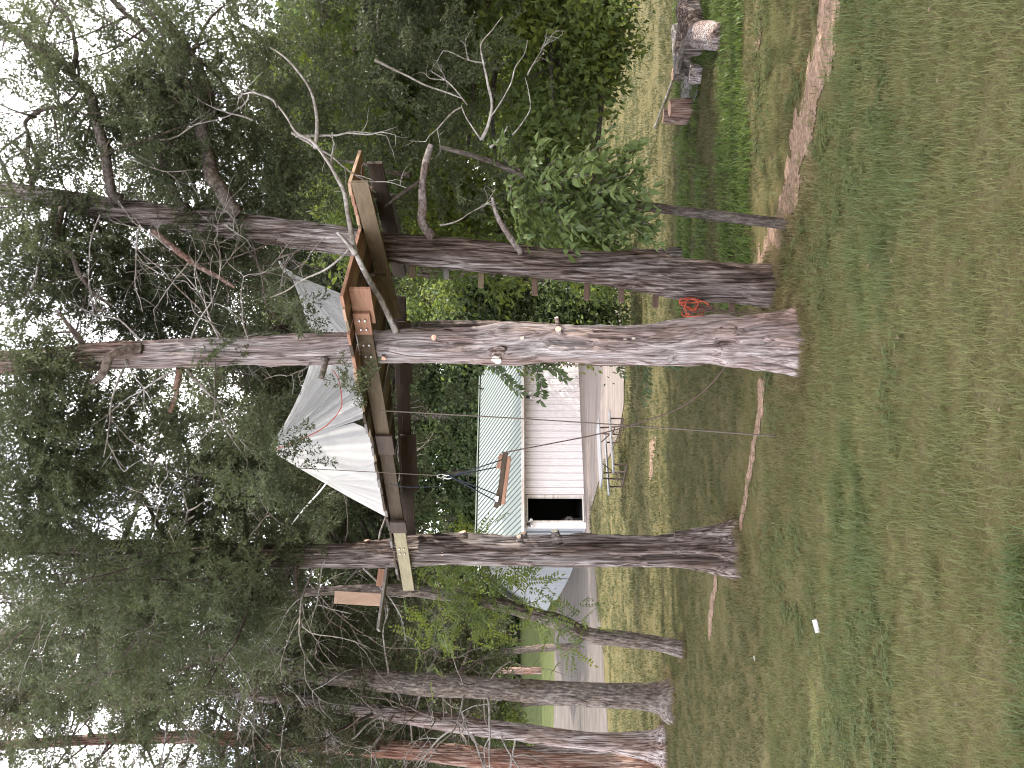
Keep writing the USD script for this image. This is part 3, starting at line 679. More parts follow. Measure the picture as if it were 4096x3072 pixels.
for X, Y, r, L, face, dx in ((1740, 1335, .028, .05, "cut_face", .35), (2092, 1343, .02, .035, "cut_pale", .2), (2238, 1317, .030, .07, "cut_face", .55), (1990, 1432, .052, .06, "cut_pale", -.75), (1535, 1440, .026, .05, "cut_face", -.7),
                             (2500, 1350, .018, .02, "cut_pale", .1), (2535, 1352, .018, .02, "cut_pale", .2), (2235, 1290, .02, .10, "cut_pale", .95)):
    c = P(X, Y, 7.45); ax = at_z(T1, c[2]); o = nrm(np.array([dx, -math.sqrt(max(.02, 1 - dx * dx)), .18])); p = ax[:3] + np.array([o[0], o[1], 0]) * ax[3] * .9
    stub(p, o, r, L, t1, face, seed=int(X))
q = limb(t1, [(1585, 1330, 7.5), (1535, 1215, 7.3), (1482, 1127, 7.1), (1445, 1060, 6.95), (1420, 1006, 6.85), (1398, 880, 6.75), (1386, 789, 6.7), (1338, 683, 6.7), (1260, 587, 6.7), (1183, 534, 6.75), (1150, 470, 6.8), (1090, 400, 6.85)], .032, .006, 1, "dead_wood", label="long bare grey limb arching over the platform")
limb(t1, [(1262, 590, 6.7), (1270, 500, 6.8), (1255, 400, 6.9), (1225, 330, 7.0), (1150, 240, 7.1), (1080, 190, 7.2)], .018, .005, 2, "dead_wood")
limb(t1, [(1420, 1010, 6.85), (1380, 960, 6.7), (1350, 930, 6.6)], .022, .012, 3, "dead_wood")
limb(t1, [(1395, 1000, 6.85), (1330, 1060, 6.8), (1230, 1110, 6.8), (1130, 1170, 6.85), (1080, 1190, 6.9)], .012, .004, 4, "dead_wood")
for sd, X, Y, dr, L in ((11, 1165, 530, (-.35, .1, -.9), .75), (12, 1180, 545, (.1, .1, -.9), .7), (13, 1325, 670, (.5, 0, -.2), .2), (14, 1110, 430, (.5, .2, .6), .5)):
    dead(t1, sd, X, Y, 6.75, dr, L, .012, 2, droop=.0)
limb(t1, [(560, 1395, 7.5), (480, 1405, 7.35), (430, 1440, 7.3), (400, 1500, 7.3), (360, 1530, 7.35)], .05, .03, 5, "dead_dark", label="stout twisted dead limb hanging forward near the top")
limb(t1, [(720, 1475, 7.6), (712, 1530, 7.6), (700, 1600, 7.7), (680, 1650, 7.7)], .035, .02, 6, "limb_red")
limb(t1, [(750, 1480, 7.6), (820, 1560, 7.5), (900, 1620, 7.45)], .02, .008, 7, "dead_wood")
limb(t1, [(1300, 1435, 7.5), (1295, 1480, 7.35), (1285, 1515, 7.3)], .03, .024, 8, "dead_dark", label="short sawn dark stub above the platform")
limb(t1, [(345, 1400, 7.6), (300, 1340, 7.6), (240, 1260, 7.6), (225, 1240, 7.6)], .03, .012, 9, "dead_dark")
limb(t1, [(135, 1390, 7.6), (160, 1350, 7.6), (210, 1335, 7.6), (300, 1330, 7.6)], .022, .008, 10, "dead_dark")
limb(t1, [(195, 1500, 7.6), (180, 1600, 7.7), (165, 1750, 7.8), (150, 1900, 7.9), (170, 2100, 8.0)], .06, .02, 11, "branch")
rng = np.random.default_rng(101)
for X, Y, dr, L in ((900, 1370, (.7, -.2, .35), .9), (880, 1360, (.6, .1, .7), .8), (860, 1440, (-.8, -.3, .1), .7), (1000, 1370, (.8, .1, .5), .7), (560, 1360, (.5, .3, .8), .8), (700, 1480, (-.6, 0, .6), .8), (830, 1500, (-.8, .1, -.3), .9), (1240, 1455, (-.5, -.5, .1), .35), (480, 1400, (-.6, -.4, -.5), .5)):
    dead(t1, int(X + Y), X, Y, 7.55, dr, L, .010, 2)
cr = Crown()
cedar_branches(cr, rng, T1, 6.3, 8.6, 20, 1.2, 2.2, .7, bare=.35)
for X, Y, d, rx, rz, n in ((70, 1500, 7.2, .4, .45, 70), (140, 1430, 7.1, .2, .2, 16), (200, 1740, 7.6, .6, .4, 80), (330, 1620, 7.7, .4, .4, 40), (120, 1950, 7.8, .6, .4, 90), (320, 1950, 8.0, .6, .4, 80), (60, 2150, 8.0, .5, .4, 70), (430, 1750, 8.0, .5, .4, 60), (50, 1680, 7.8, .5, .3, 50), (640, 1640, 8.2, .4, .4, 40), (820, 1500, 7.5, .25, .15, 14), (1390, 1555, 7.25, .10, .12, 7), (1190, 1270, 7.4, .12, .2, 9), (1110, 1800, 7.3, .1, .1, 5), (1050, 1960, 7.4, .3, .3, 24), (990, 1700, 7.6, .3, .3, 20), (1150, 1880, 7.4, .1, .15, 6)):
    cr.blob(rng, P(X, Y, d), (rx, .3, rz), n)
cr.finish(t1, M["branch"], M["cedar"], .62, 7)

# --- the right cedar with the steps
T2 = root(trunk_path([(1730, 560, 682), (1718, 566, 675), (1690, 571, 668), (1640, 573, 662), (1584, 571, 654), (1480, 560, 645), (1404, 546, 630), (1300, 547, 613), (1200, 541, 602), (1150, 535, 598), (1100, 528, 592), (1000, 517, 581), (900, 510, 571), (850, 506, 563),
                      (700, 485, 541), (600, 474, 527), (500, 460, 515), (400, 448, 501), (300, 436, 488), (200, 424, 468), (100, 408, 445), (0, 393, 421), (-150, 368, 392), (-350, 340, 352)], 8.3))
t2 = Thing("cedar_tree", "leaning grey cedar right of the centre with wooden steps up its trunk", "tree", base_of(T2))
t2.part("trunk", trunk_mesh(T2, 320, 104, 17, .04, .09, .016, .006), M["cedar_bark_dark"], True)
limb(t2, [(945, 850, 8.1), (890, 800, 8.0), (850, 700, 8.0), (833, 611, 8.0), (825, 480, 8.0), (840, 380, 8.0), (812, 300, 8.0), (740, 185, 8.0), (640, 60, 8.0), (560, -20, 8.0), (460, -120, 8.0)], .075, .035, 21, "branch", 10, label="thick dark limb bending up to the right")
limb(t2, [(480, 800, 8.1), (430, 760, 8.0), (418, 600, 7.9), (400, 500, 7.9), (350, 370, 7.9), (290, 290, 7.9), (200, 220, 7.9), (110, 160, 7.9), (0, 90, 7.9), (-80, 40, 7.9)], .055, .025, 22, "branch", 10)
limb(t2, [(740, 830, 8.1), (690, 770, 8.2), (655, 620, 8.3), (660, 500, 8.4), (720, 340, 8.4), (690, 250, 8.4), (600, 140, 8.4), (480, 20, 8.4), (400, -60, 8.4)], .05, .022, 23, "branch", 10)
limb(t2, [(290, 285, 7.9), (305, 200, 7.9), (290, 100, 7.9), (215, 10, 7.9), (180, -40, 7.9)], .028, .012, 24, "branch")
limb(t2, [(720, 330, 8.2), (780, 200, 8.2), (830, 100, 8.2), (900, 20, 8.2)], .022, .01, 25, "branch")
limb(t2, [(120, 740, 8.1), (150, 640, 8.1), (110, 520, 8.0), (100, 500, 8.0), (150, 450, 8.0), (240, 420, 8.0), (330, 330, 8.0)], .03, .01, 26, "branch")
limb(t2, [(130, 760, 8.1), (120, 690, 8.1), (80, 600, 8.1), (30, 560, 8.1)], .03, .015, 27, "branch")
limb(t2, [(250, 830, 8.0), (225, 950, 7.9), (280, 1010, 7.85), (330, 1100, 7.8), (390, 1180, 7.8), (450, 1220, 7.8)], .04, .015, 28, "branch", label="dark limb dropping to the left from the top")
limb(t2, [(200, 850, 8.0), (180, 960, 7.9), (150, 1080, 7.8), (110, 1180, 7.8)], .02, .008, 29, "dead_wood")
limb(t2, [(1725, 940, 8.05), (1700, 870, 7.9), (1690, 780, 7.8), (1700, 690, 7.75), (1725, 580, 7.75)], .05, .032, 30, "limb_grey", 10, label="pale sawn limb standing beside the trunk below the platform")
limb(t2, [(2085, 1010, 8.0), (2040, 940, 7.9), (1995, 870, 7.8), (1970, 790, 7.75)], .035, .018, 31, "limb_grey")
limb(t2, [(1925, 560, 7.7), (1955, 480, 7.7), (1965, 400, 7.7), (1950, 330, 7.7), (1935, 260, 7.7), (1925, 190, 7.7), (1975, 110, 7.7), (2010, 65, 7.7)], .016, .004, 32, "dead_wood", label="white bare branch standing out before the leaves")
limb(t2, [(1960, 470, 7.7), (2010, 400, 7.7), (2045, 330, 7.7), (2060, 275, 7.7), (2100, 210, 7.7), (2110, 160, 7.7)], .009, .003, 33, "dead_wood")
limb(t2, [(1925, 560, 7.7), (1890, 510, 7.7), (1860, 460, 7.7), (1845, 420, 7.7)], .010, .004, 34, "dead_wood")
limb(t2, [(2050, 540, 7.7), (2090, 490, 7.7), (2120, 430, 7.7), (2115, 370, 7.7), (2100, 310, 7.7)], .008, .003, 35, "dead_wood")
limb(t2, [(1500, 240, 7.9), (1600, 290, 7.9), (1700, 340, 7.9), (1790, 370, 7.9), (1850, 395, 7.9)], .013, .006, 36, "dead_wood")
limb(t2, [(1960, 590, 7.7), (2000, 555, 7.7), (2030, 505, 7.7)], .012, .006, 37, "dead_wood")
limb(t2, [(1640, 700, 8.0), (1560, 690, 8.1), (1450, 650, 8.2), (1340, 640, 8.3)], .03, .014, 38, "branch")
limb(t2, [(1690, 720, 8.0), (1600, 780, 8.0), (1540, 830, 8.05)], .022, .016, 39, "branch")
limb(t2, [(620, 930, 7.95), (700, 1000, 7.8), (790, 1060, 7.75), (870, 1110, 7.7), (940, 1150, 7.7)], .035, .016, 40, "limb_red", label="broken reddish branch stub slanting down left")
for sd, X, Y, dr, L in ((41, 900, 900, (-.2, -.5, -.6), .5), (42, 690, 1000, (.4, -.1, .6), .4), (43, 760, 1040, (-.6, 0, .5), .6), (44, 1870, 420, (.5, 0, .5), .5), (45, 1930, 250, (.1, 0, .7), .4), (46, 2110, 300, (.6, 0, -.2), .4), (47, 1845, 430, (-.2, 0, .9), .5),
                        (48, 1760, 900, (.2, 0, -.9), .5), (49, 1300, 950, (-.5, -.5, .3), .5), (50, 560, 900, (-.9, -.3, -.1), .9), (51, 400, 860, (-.9, -.2, .2), 1.0), (52, 480, 620, (-.2, 0, -.9), .7), (53, 1010, 480, (.3, 0, .8), .6), (54, 640, 560, (.2, 0, -.8), .8)):
    dead(t2, sd, X, Y, 7.8, dr, L, .009, 2)
rng = np.random.default_rng(202); cr = Crown()
for limb_pts, n in (([(833, 611), (825, 480), (812, 300), (740, 185), (640, 60)], 20), ([(418, 600), (350, 370), (290, 290), (110, 160), (0, 90)], 20), ([(660, 500), (720, 340), (600, 140), (480, 20)], 16), ([(120, 740), (110, 520), (240, 420)], 6), ([(225, 950), (330, 1100), (390, 1180)], 9)):
    lp = path_eval(np.array([P(a, b, 8.0) for a, b in limb_pts]), 40)
    for k in range(n):
        c = lp[rng.integers(4, 40)]; a = rng.uniform(0, 6.28); dd = np.array([math.cos(a), math.sin(a) * .6, rng.uniform(-.5, .9)])
        cr.branch(rng, c, dd, rng.uniform(.6, 1.3), .014, .75, .2, sub=5)
for X, Y, d, rx, rz, n in ((700, 560, 8.3, .7, .6, 130), (560, 420, 8.4, .5, .5, 60), (850, 900, 8.4, .5, .5, 70), (760, 1080, 8.4, .5, .6, 100), (1000, 700, 8.6, .8, .6, 130), (1250, 420, 8.4, .7, .8, 110), (1500, 250, 8.4, .8, .9, 110), (1700, 500, 8.4, .7, .9, 80), (1450, 720, 8.5, .5, .6, 40), (1850, 250, 8.3, .5, .6, 30), (1050, 200, 8.3, .5, .6, 60),
                             (1850, 730, 8.3, .5, .5, 30), (1150, 700, 8.5, .6, .5, 70), (330, 1120, 8.2, .5, .4, 60), (110, 1000, 8.2, .35, .5, 60), (60, 1180, 8.2, .5, .35, 60), (220, 960, 8.3, .3, .4, 40), (420, 1060, 8.4, .5, .5, 80), (520, 1180, 8.5, .5, .5, 80), (640, 1260, 8.6, .4, .5, 60), (640, 1020, 8.5, .4, .4, 50), (560, 1330, 8.6, .4, .3, 40), (760, 1290, 8.7, .3, .4, 40), (930, 1000, 8.6, .3, .4, 30)):
    cr.blob(rng, P(X, Y, d), (rx, .5, rz), n)
cedar_branches(cr, rng, T2, 6.0, 9.0, 10, .8, 1.6, .7)
cr.finish(t2, M["branch"], M["cedar"], .62, 8)

# --- the third cedar, left end of the platform
T3 = root(trunk_path([(1603, 1122, 1243), (1585, 1132, 1246), (1560, 1142, 1240), (1530, 1149, 1232), (1480, 1155, 1226), (1400, 1160, 1223), (1300, 1159, 1222), (1200, 1157, 1222), (1100, 1159, 1221), (1000, 1158, 1220), (900, 1161, 1221), (800, 1172, 1222), (650, 1178, 1223), (550, 1177, 1221), (450, 1173, 1214),
                      (350, 1168, 1208), (250, 1168, 1202), (150, 1168, 1195), (0, 1165, 1188), (-200, 1160, 1175)], 9.9))
t3 = Thing("cedar_tree", "straight dark cedar with flared foot at the platform's left end", "tree", base_of(T3))
t3.part("trunk", trunk_mesh(T3, 320, 104, 29, .08, .12, .016, .006, [
    ([(HZ(2550, 9.9), -.15), (HZ(2750, 9.9), -.1), (HZ(2990, 9.9), -.35)], .06, .15, .035), ([(HZ(2850, 9.9), .25), (HZ(2990, 9.9), .2)], .06, .18, .03), ([(HZ(2100, 9.9), -.3), (HZ(2500, 9.9), -.2)], .03, .15, .02)]), M["cedar_bark_dark"], True)
roots(t3, [[(2700, 2150, 9.80, .06), (2830, 2132, 9.77, .075), (2920, 2108, 9.74, .07), (2995, 2080, 9.72, .06)], [(2720, 2235, 9.78, .06), (2850, 2262, 9.74, .08), (2930, 2284, 9.71, .075), (3000, 2308, 9.70, .06)], [(2740, 2195, 9.75, .05), (2880, 2198, 9.70, .065), (2990, 2202, 9.66, .06)]], 95)
for X, Y, r, L, face, dx in ((1770, 2232, .024, .035, "cut_face", .0), (1852, 2142, .045, .09, "cut_face", 1.), (2100, 2138, .035, .08, "cut_face", 1.), (2080, 2135, .03, .07, "cut_face", .9), (2228, 2136, .05, .10, "cut_pale", 1.), (2205, 2210, .03, .02, "cut_face", .1), (1460, 2142, .035, .06, "cut_face", 1.)):
    c = P(X, Y, 9.7); ax = at_z(T3, c[2]); o = nrm(np.array([dx, -math.sqrt(max(.02, 1 - dx * dx)), .2])); p = ax[:3] + np.array([o[0], o[1], 0]) * ax[3] * .85
    stub(p, o, r, L, t3, face, "cedar_bark_dark", 2.0, seed=int(X))
limb(t3, [(500, 2150, 9.8), (530, 2080, 9.7), (560, 2000, 9.6), (600, 1890, 9.5), (640, 1800, 9.5)], .035, .014, 61, "branch")
limb(t3, [(770, 2170, 9.8), (760, 2050, 9.7), (790, 1950, 9.6), (810, 1850, 9.6)], .05, .02, 62, "branch", label="dark forked limb rising right of the trunk")
limb(t3, [(1180, 2230, 9.8), (1185, 2330, 9.7), (1200, 2450, 9.7)], .03, .014, 63, "branch")
limb(t3, [(430, 2190, 9.8), (330, 2110, 9.7), (260, 2060, 9.6), (150, 2100, 9.6), (60, 2150, 9.6)], .03, .012, 64, "dead_dark")
limb(t3, [(960, 2195, 9.7), (880, 2270, 9.5), (780, 2360, 9.4), (700, 2430, 9.4)], .018, .008, 65, "dead_wood", label="thin pinkish bare branch slanting down to the left")
for sd, X, Y, dr, L in ((66, 1300, 2240, (-.9, -.3, .3), .8), (67, 1190, 2130, (.6, -.3, .7), .7), (68, 600, 2230, (-.7, -.2, .4), 1.1), (69, 500, 2140, (.7, -.3, .6), 1.1), (70, 350, 2210, (-.8, -.3, .2), 1.2), (71, 330, 2110, (-.2, -.4, .9), 1.0), (72, 1000, 2150, (.5, -.3, -.3), .6), (73, 260, 2060, (.6, -.3, -.5), 1.1), (74, 760, 2050, (.2, -.3, .9), .9), (75, 150, 2100, (-.5, -.3, -.7), 1.3), (76, 860, 2240, (-.8, -.3, -.1), .8)):
    dead(t3, sd, X, Y, 9.6, dr, L, .011, 2)
rng = np.random.default_rng(303); cr = Crown()
cedar_branches(cr, rng, T3, 4.4, 8.8, 50, 1.3, 2.7, .85, el=(-.1, .5), sub=8)
for X, Y, d, rx, rz, n in ((700, 2050, 9.7, .7, .7, 100), (560, 1800, 9.9, .8, .6, 90), (850, 1980, 9.9, .5, .5, 80), (400, 1900, 9.8, .7, .6, 60), (950, 2330, 9.6, .6, .6, 120), (1080, 1880, 9.9, .4, .4, 60), (650, 2350, 9.6, .8, .6, 90), (880, 1800, 9.9, .5, .4, 90), (1150, 2080, 9.9, .4, .4, 60)):
    cr.blob(rng, P(X, Y, d), (rx, .5, rz), n)
cr.finish(t3, M["branch"], M["cedar"], .68, 9)

# --- the leaning locust with the bent trunk
T4 = root(np.array([1, 1, 1, .87]) * trunk_path([(1482, 1380, 1425), (1440, 1376, 1412), (1400, 1370, 1404), (1330, 1361, 1396), (1280, 1356, 1390), (1250, 1346, 1384), (1220, 1330, 1368), (1180, 1318, 1350), (1130, 1305, 1336), (1090, 1294, 1323), (1040, 1284, 1310), (980, 1276, 1302), (900, 1265, 1290), (800, 1262, 1284), (700, 1268, 1286), (560, 1280, 1294), (400, 1290, 1300)], 13.4))
t4 = Thing("locust_tree", "slim tree with a bent trunk and feathery leaves left of the platform", "tree", base_of(T4))
t4.part("trunk", trunk_mesh(T4, 220, 64, 41, .03, .07, .012, .006), M["oak_bark"], True)
def pinnate(rng, L=.34):
    vs, fs, o = [], [], 0
    for k in range(15):
        t = (k // 2 + .8) / 8; side = 1 if k % 2 else -1; c = np.array([L * t, 0, -.2 * L * t * t])
        if k == 14: d = np.array([1, 0, -.3])
        else: d = np.array([.35, side, rng.uniform(-.4, .1)])
        v, f = simple_leaf(.075 * rng.uniform(.8, 1.15), .034); v = v @ rot_to(nrm(d), nrm(np.array([0, 0, 1]) + rng.normal(size=3) * .2)) + c
        vs.append(v); fs.append(f + o); o += len(v)
    return np.vstack(vs), np.vstack(fs)
PIN = [pinnate(rf) for _ in range(4)]
rng = np.random.default_rng(404); cr = Crown()
for X, Y, n, rx, rz in ((2080, 2330, 26, .7, .5), (2150, 2400, 18, .5, .4), (2270, 2530, 12, .35, .35), (2350, 2480, 10, .35, .3), (2200, 2560, 12, .5, .3), (1960, 2350, 60, .9, .5), (2060, 2290, 14, .5, .5), (1850, 2400, 60, 1.0, .6), (1750, 2500, 60, 1.0, .6), (1930, 2160, 14, .4, .3), (1800, 2250, 40, .6, .5)):
    cr.blob(rng, P(X, Y, 13.2), (rx, .7, rz), n)
for X, Y, X2, Y2 in ((2010, 2400, 2100, 2310), (2050, 2420, 2180, 2380), (2240, 2480, 2350, 2470), (2180, 2450, 2260, 2560), (1900, 2380, 1800, 2500), (1850, 2360, 1920, 2170)):
    limb(t4, [(X, Y, 13.4), ((X + X2) / 2 + 10, (Y + Y2) / 2 + 12, 13.3), (X2, Y2, 13.2)], .012, .004, X + Y, "branch", 5, name="branch")
cr.finish(t4, M["branch"], [M["leaf"], M["leaf_y"], M["leaf_y"], M["leaf"]], 1.0, 10, PIN)

# --- the left row of trees
T5 = root(trunk_path([(1446, 1462, 1560), (1430, 1472, 1545), (1410, 1477, 1537), (1370, 1479, 1530), (1300, 1478, 1525), (1200, 1473, 1519), (1100, 1468, 1510), (1000, 1461, 1504), (900, 1455, 1499), (800, 1445, 1487), (700, 1430, 1474), (640, 1420, 1460), (550, 1405, 1440), (450, 1395, 1425), (300, 1380, 1405), (100, 1370, 1390), (-150, 1350, 1362)], 14.6))
t5 = Thing("oak_tree", "upright grey oak trunk with flared foot, second from the left group", "tree", base_of(T5))
t5.part("trunk", trunk_mesh(T5, 260, 80, 53, .03, .06, .016, .008), M["oak_bark"], True)
T6 = root(trunk_path([(1432, 1565, 1655), (1420, 1575, 1645), (1390, 1581, 1636), (1350, 1583, 1630), (1250, 1580, 1615), (1150, 1566, 1603), (1050, 1555, 1590), (950, 1541, 1575), (850, 1528, 1558), (700, 1508, 1534), (600, 1497, 1520), (450, 1485, 1505), (250, 1480, 1497), (0, 1470, 1484), (-150, 1465, 1474)], 15.4))
t6 = Thing("cedar_tree", "smooth grey cedar leaning right behind the oak with many dead twigs", "tree", base_of(T6))
t6.part("trunk", trunk_mesh(T6, 240, 72, 61, .05, .10, .010, .005), M["cedar_bark"], True)
T7 = root(trunk_path([(1415, 1630, 1690), (1390, 1636, 1684), (1300, 1634, 1676), (1200, 1630, 1670), (1100, 1622, 1660), (1000, 1612, 1652), (900, 1604, 1640), (800, 1598, 1632), (600, 1588, 1618), (400, 1580, 1605), (200, 1588, 1608), (0, 1600, 1618), (-150, 1605, 1618)], 16.3))
t7 = Thing("cedar_tree", "reddish shaggy cedar trunk cut by the left edge of the view", "tree", base_of(T7))
t7.part("trunk", trunk_mesh(T7, 240, 72, 71, .06, .10, .014, .007), M["cedar_bark_red"], True)
def bare_branches(th, tp, seed, n, z0, z1, L0, L1, r=.016, mat=("dead_wood", "dead_dark"), az=None, el=(-.5, .5)):
    rng = np.random.default_rng(seed)
    for k in range(n):
        z = z0 + (z1 - z0) * (k + rng.uniform()) / n; c = at_z(tp, z); a = rng.uniform(0, 6.28) if az is None else rng.uniform(*az); e = rng.uniform(*el)
        d = np.array([math.cos(a) * math.cos(e), math.sin(a) * math.cos(e), math.sin(e)]); out = []
        twig_tree(rng, c[:3] + d * c[3] * .7, d, rng.uniform(L0, L1), r * rng.uniform(.7, 1.4), 2, out, .02, (2, 5))
        th.part("dead_branch", join(out), M[mat[k % len(mat)]], True)
bare_branches(t5, T5, 501, 14, 1.9, 6.5, .8, 2.0, .02)
bare_branches(t6, T6, 502, 18, 1.6, 6.5, .9, 2.2, .02, ("dead_wood", "dead_wood", "dead_dark"))
bare_branches(t7, T7, 503, 10, 2.5, 7, .9, 2.0, .02)
limb(t5, [(1130, 2560, 14.4), (1050, 2680, 14.2), (980, 2830, 14.0), (950, 2960, 14.0)], .035, .012, 511, "dead_wood", label="long bare limb hanging down to the left")
limb(t6, [(1530, 2860, 15.3), (1470, 2900, 15.1), (1420, 2950, 15.0), (1260, 3010, 15.0)], .03, .01, 512, "dead_wood")
bare_branches(t1, T1, 521, 12, 4.4, 7.4, .5, 1.1, .009, ("dead_wood",), el=(-.6, .7))
bare_branches(t2, T2, 522, 14, 3.6, 7.4, .6, 1.4, .010, ("dead_wood", "dead_dark"), el=(-.6, .5))
bare_branches(t3, T3, 523, 24, 3.4, 8.4, .8, 1.9, .012, ("dead_wood", "dead_wood", "dead_dark"), el=(-.7, .5))
bare_branches(t5, T5, 524, 14, 6.0, 11, 1.2, 2.6, .016, ("dead_wood", "dead_dark"), el=(-.7, .4))
bare_branches(t6, T6, 525, 14, 6.0, 11, 1.2, 2.6, .016, ("dead_wood", "dead_dark"), el=(-.7, .4))
for th, tp, sd, n, z0, z1, L0, L1, sub in ((t5, T5, 601, 46, 4.8, 11.5, 1.5, 3.4, 8), (t6, T6, 602, 48, 4.2, 11.5, 1.4, 3.2, 8), (t7, T7, 603, 48, 4.0, 11.5, 1.4, 3.2, 8)):
    rng = np.random.default_rng(sd); cr = Crown()
    cedar_branches(cr, rng, tp, z0, z1, n, L0, L1, .68, r=.035, el=(-.2, .5), sub=sub)
    cr.finish(th, M["branch"], [M["cedar"], M["cedar"], M["cedar_b"]], 1.0, sd)

# --- the young broad-leaved tree at the right, with large leaves
T8 = root(trunk_path([(1720, 476, 504), (1690, 472, 496), (1650, 468, 490), (1560, 457, 478), (1480, 448, 467), (1400, 437, 455), (1300, 425, 440), (1220, 405, 418), (1150, 380, 392), (1050, 340, 350), (950, 315, 322)], 7.7))
t8 = Thing("sapling_tree", "young tree with a slim dark stem and big leaves beside the right cedar", "tree", base_of(T8))
t8.part("trunk", trunk_mesh(T8, 160, 40, 83, .03, .06, .005, .003), M["sapling_bark"], True)
rng = np.random.default_rng(808)
nleaf = 0; rest_v, rest_f, ro = [], [], 0; leafpts = []
shoots = [((2330, 790, 7.6), (2580, 830, 7.3)), ((2350, 800, 7.6), (2560, 700, 7.2)), ((2400, 800, 7.6), (2590, 760, 7.1)), ((2260, 790, 7.6), (2420, 960, 7.2)), ((2300, 780, 7.6), (2500, 920, 7.2)), ((2180, 760, 7.6), (2200, 960, 7.3)), ((2200, 770, 7.6), (2080, 900, 7.3)),
          ((2150, 740, 7.6), (2130, 640, 7.2)), ((2100, 700, 7.6), (2250, 620, 7.1)), ((2250, 760, 7.6), (2400, 640, 7.1)), ((2280, 770, 7.6), (2440, 560, 7.0)), ((2120, 700, 7.6), (2330, 860, 7.2)), ((2400, 810, 7.6), (2530, 640, 7.2)), ((2440, 820, 7.6), (2610, 900, 7.3)), ((2420, 815, 7.6), (2610, 970, 7.3)), ((2080, 680, 7.6), (2000, 560, 7.3)),
          ((2350, 790, 7.6), (2480, 760, 7.0)), ((2200, 770, 7.6), (2300, 920, 7.1)), ((2380, 800, 7.6), (2560, 560, 7.2)), ((2300, 780, 7.6), (2360, 700, 6.9)), ((2180, 760, 7.6), (2230, 700, 7.0)), ((2260, 770, 7.6), (2300, 1010, 7.2))] + [((rX, 700 + .16 * (rX - 2000), 7.6), (rX + dX, 800 + dY, 7.25)) for rX, dX, dY in ((2100, 60, -220), (2150, 130, 120), (2200, 160, -160), (2250, 180, 60), (2300, 220, -60), (2320, 160, 180), (2360, 180, -200), (2400, 170, 40), (2420, 140, -120), (2440, 170, 170), (2380, 240, 100), (2060, 20, 60), (2150, -40, 160), (2350, 60, 60))]
for a, b in shoots:
    A, B = P(*a), P(*b); mid = (A + B) / 2 + np.array([0, 0, .08]) + rng.normal(size=3) * .04
    pts = path_eval(np.array([A, mid, B]), 12)
    t8.part("branch", tube(pts, np.linspace(.011, .003, 12), 5, False), M["branch"], True)
    for k in range(42):
        t = .1 + .9 * (k + rng.uniform()) / 42; c = path_eval(pts, 50)[min(49, int(t * 50))]; side = 1 if k % 2 else -1
        ax = nrm(B - A); sd = nrm(np.cross(ax, [0, 0, 1])) * side
        d = nrm(ax * .45 + sd * .8 + rng.normal(size=3) * .3 + np.array([0, -.1, -.35])); L = rng.uniform(.07, .125)
        leafpts.append((c + rng.normal(size=3) * .035, d, L))
order = np.argsort([-l / p[1] for p, d, l in leafpts])
for rank, k in enumerate(order):
    p, d, L = leafpts[k]
    v, f = leaf_shape(L, L * .52, .14, .18); v = v @ rot_to(d, nrm(np.array([0, -.25, 1]) + rng.normal(size=3) * .35)) + p
    if rank < 300: t8.part("leaf", (v, f), M["leaf_d"] if rank % 3 == 0 else M["leaf"])
    else: rest_v.append(v); rest_f.append(f + ro); ro += len(v)
t8.part("leaves", (np.vstack(rest_v), np.vstack(rest_f)), M["leaf"], kind="stuff")

feet += [(T1, 260), (T2, 240), (T3, 200), (T4, 90), (T5, 150), (T6, 150), (T7, 100), (T8, 50)]; foot_grass()
# --- leafy sprigs that hang left of the centre trunk
def sprig(name, label, pts, n, L, base, seed, mat="leaf_d"):
    rng = np.random.default_rng(seed); q = np.array([P(*a) for a in pts]); th = Thing(name, label, "branch", q[0])
    e = path_eval(q, 40); th.part("stem", tube(e, np.linspace(.006, .0015, 40), 5), M["branch"], True)
    for k in range(n):
        i = int(5 + 34 * (k + .5) / n); ax = nrm(e[min(i + 1, 39)] - e[i - 1]); side = nrm(np.cross(ax, [.2, 1, .1])) * (1 if k % 2 else -1)
        d = nrm(ax * .6 + side * .8 + rng.normal(size=3) * .25 + np.array([0, -.1, -.25])); l = L * rng.uniform(.75, 1.2)
        v, f = leaf_shape(l, l * .55); th.part("leaf", (v @ rot_to(d, nrm(np.array([0, -.8, .6]) + rng.normal(size=3) * .3)) + e[i], f), M[mat])
sprig("leafy_branch", "leafy twig hanging before the garage roof beside the centre trunk", [(1950, 1440, 7.7), (2000, 1490, 7.7), (2040, 1530, 7.7), (2085, 1575, 7.7)], 26, .075, 0, 31)
sprig("leafy_branch", "longest leafy twig hanging before the garage wall", [(2130, 1440, 7.75), (2150, 1490, 7.7), (2165, 1550, 7.7), (2160, 1615, 7.7)], 30, .075, 0, 32)
sprig("leafy_branch", "leafy twig reaching down beside the longest one on the garage wall", [(2160, 1440, 7.8), (2200, 1470, 7.75), (2245, 1500, 7.7), (2270, 1522, 7.7)], 24, .07, 0, 33)
sprig("leafy_branch", "small leafy twig above the concrete apron beside the trunk", [(2470, 1440, 7.8), (2480, 1475, 7.8), (2488, 1510, 7.8)], 10, .06, 0, 34)
sprig("leafy_branch", "round-leaved twig hanging in front of the lawn left of the trunk", [(2520, 1430, 7.8), (2590, 1480, 7.8), (2590, 1540, 7.8), (2572, 1610, 7.8)], 20, .075, 0, 35)
sprig("leafy_branch", "lowest leafy twig spreading from the centre trunk's left side", [(2560, 1430, 7.8), (2650, 1450, 7.8), (2720, 1470, 7.8)], 24, .07, 0, 36)

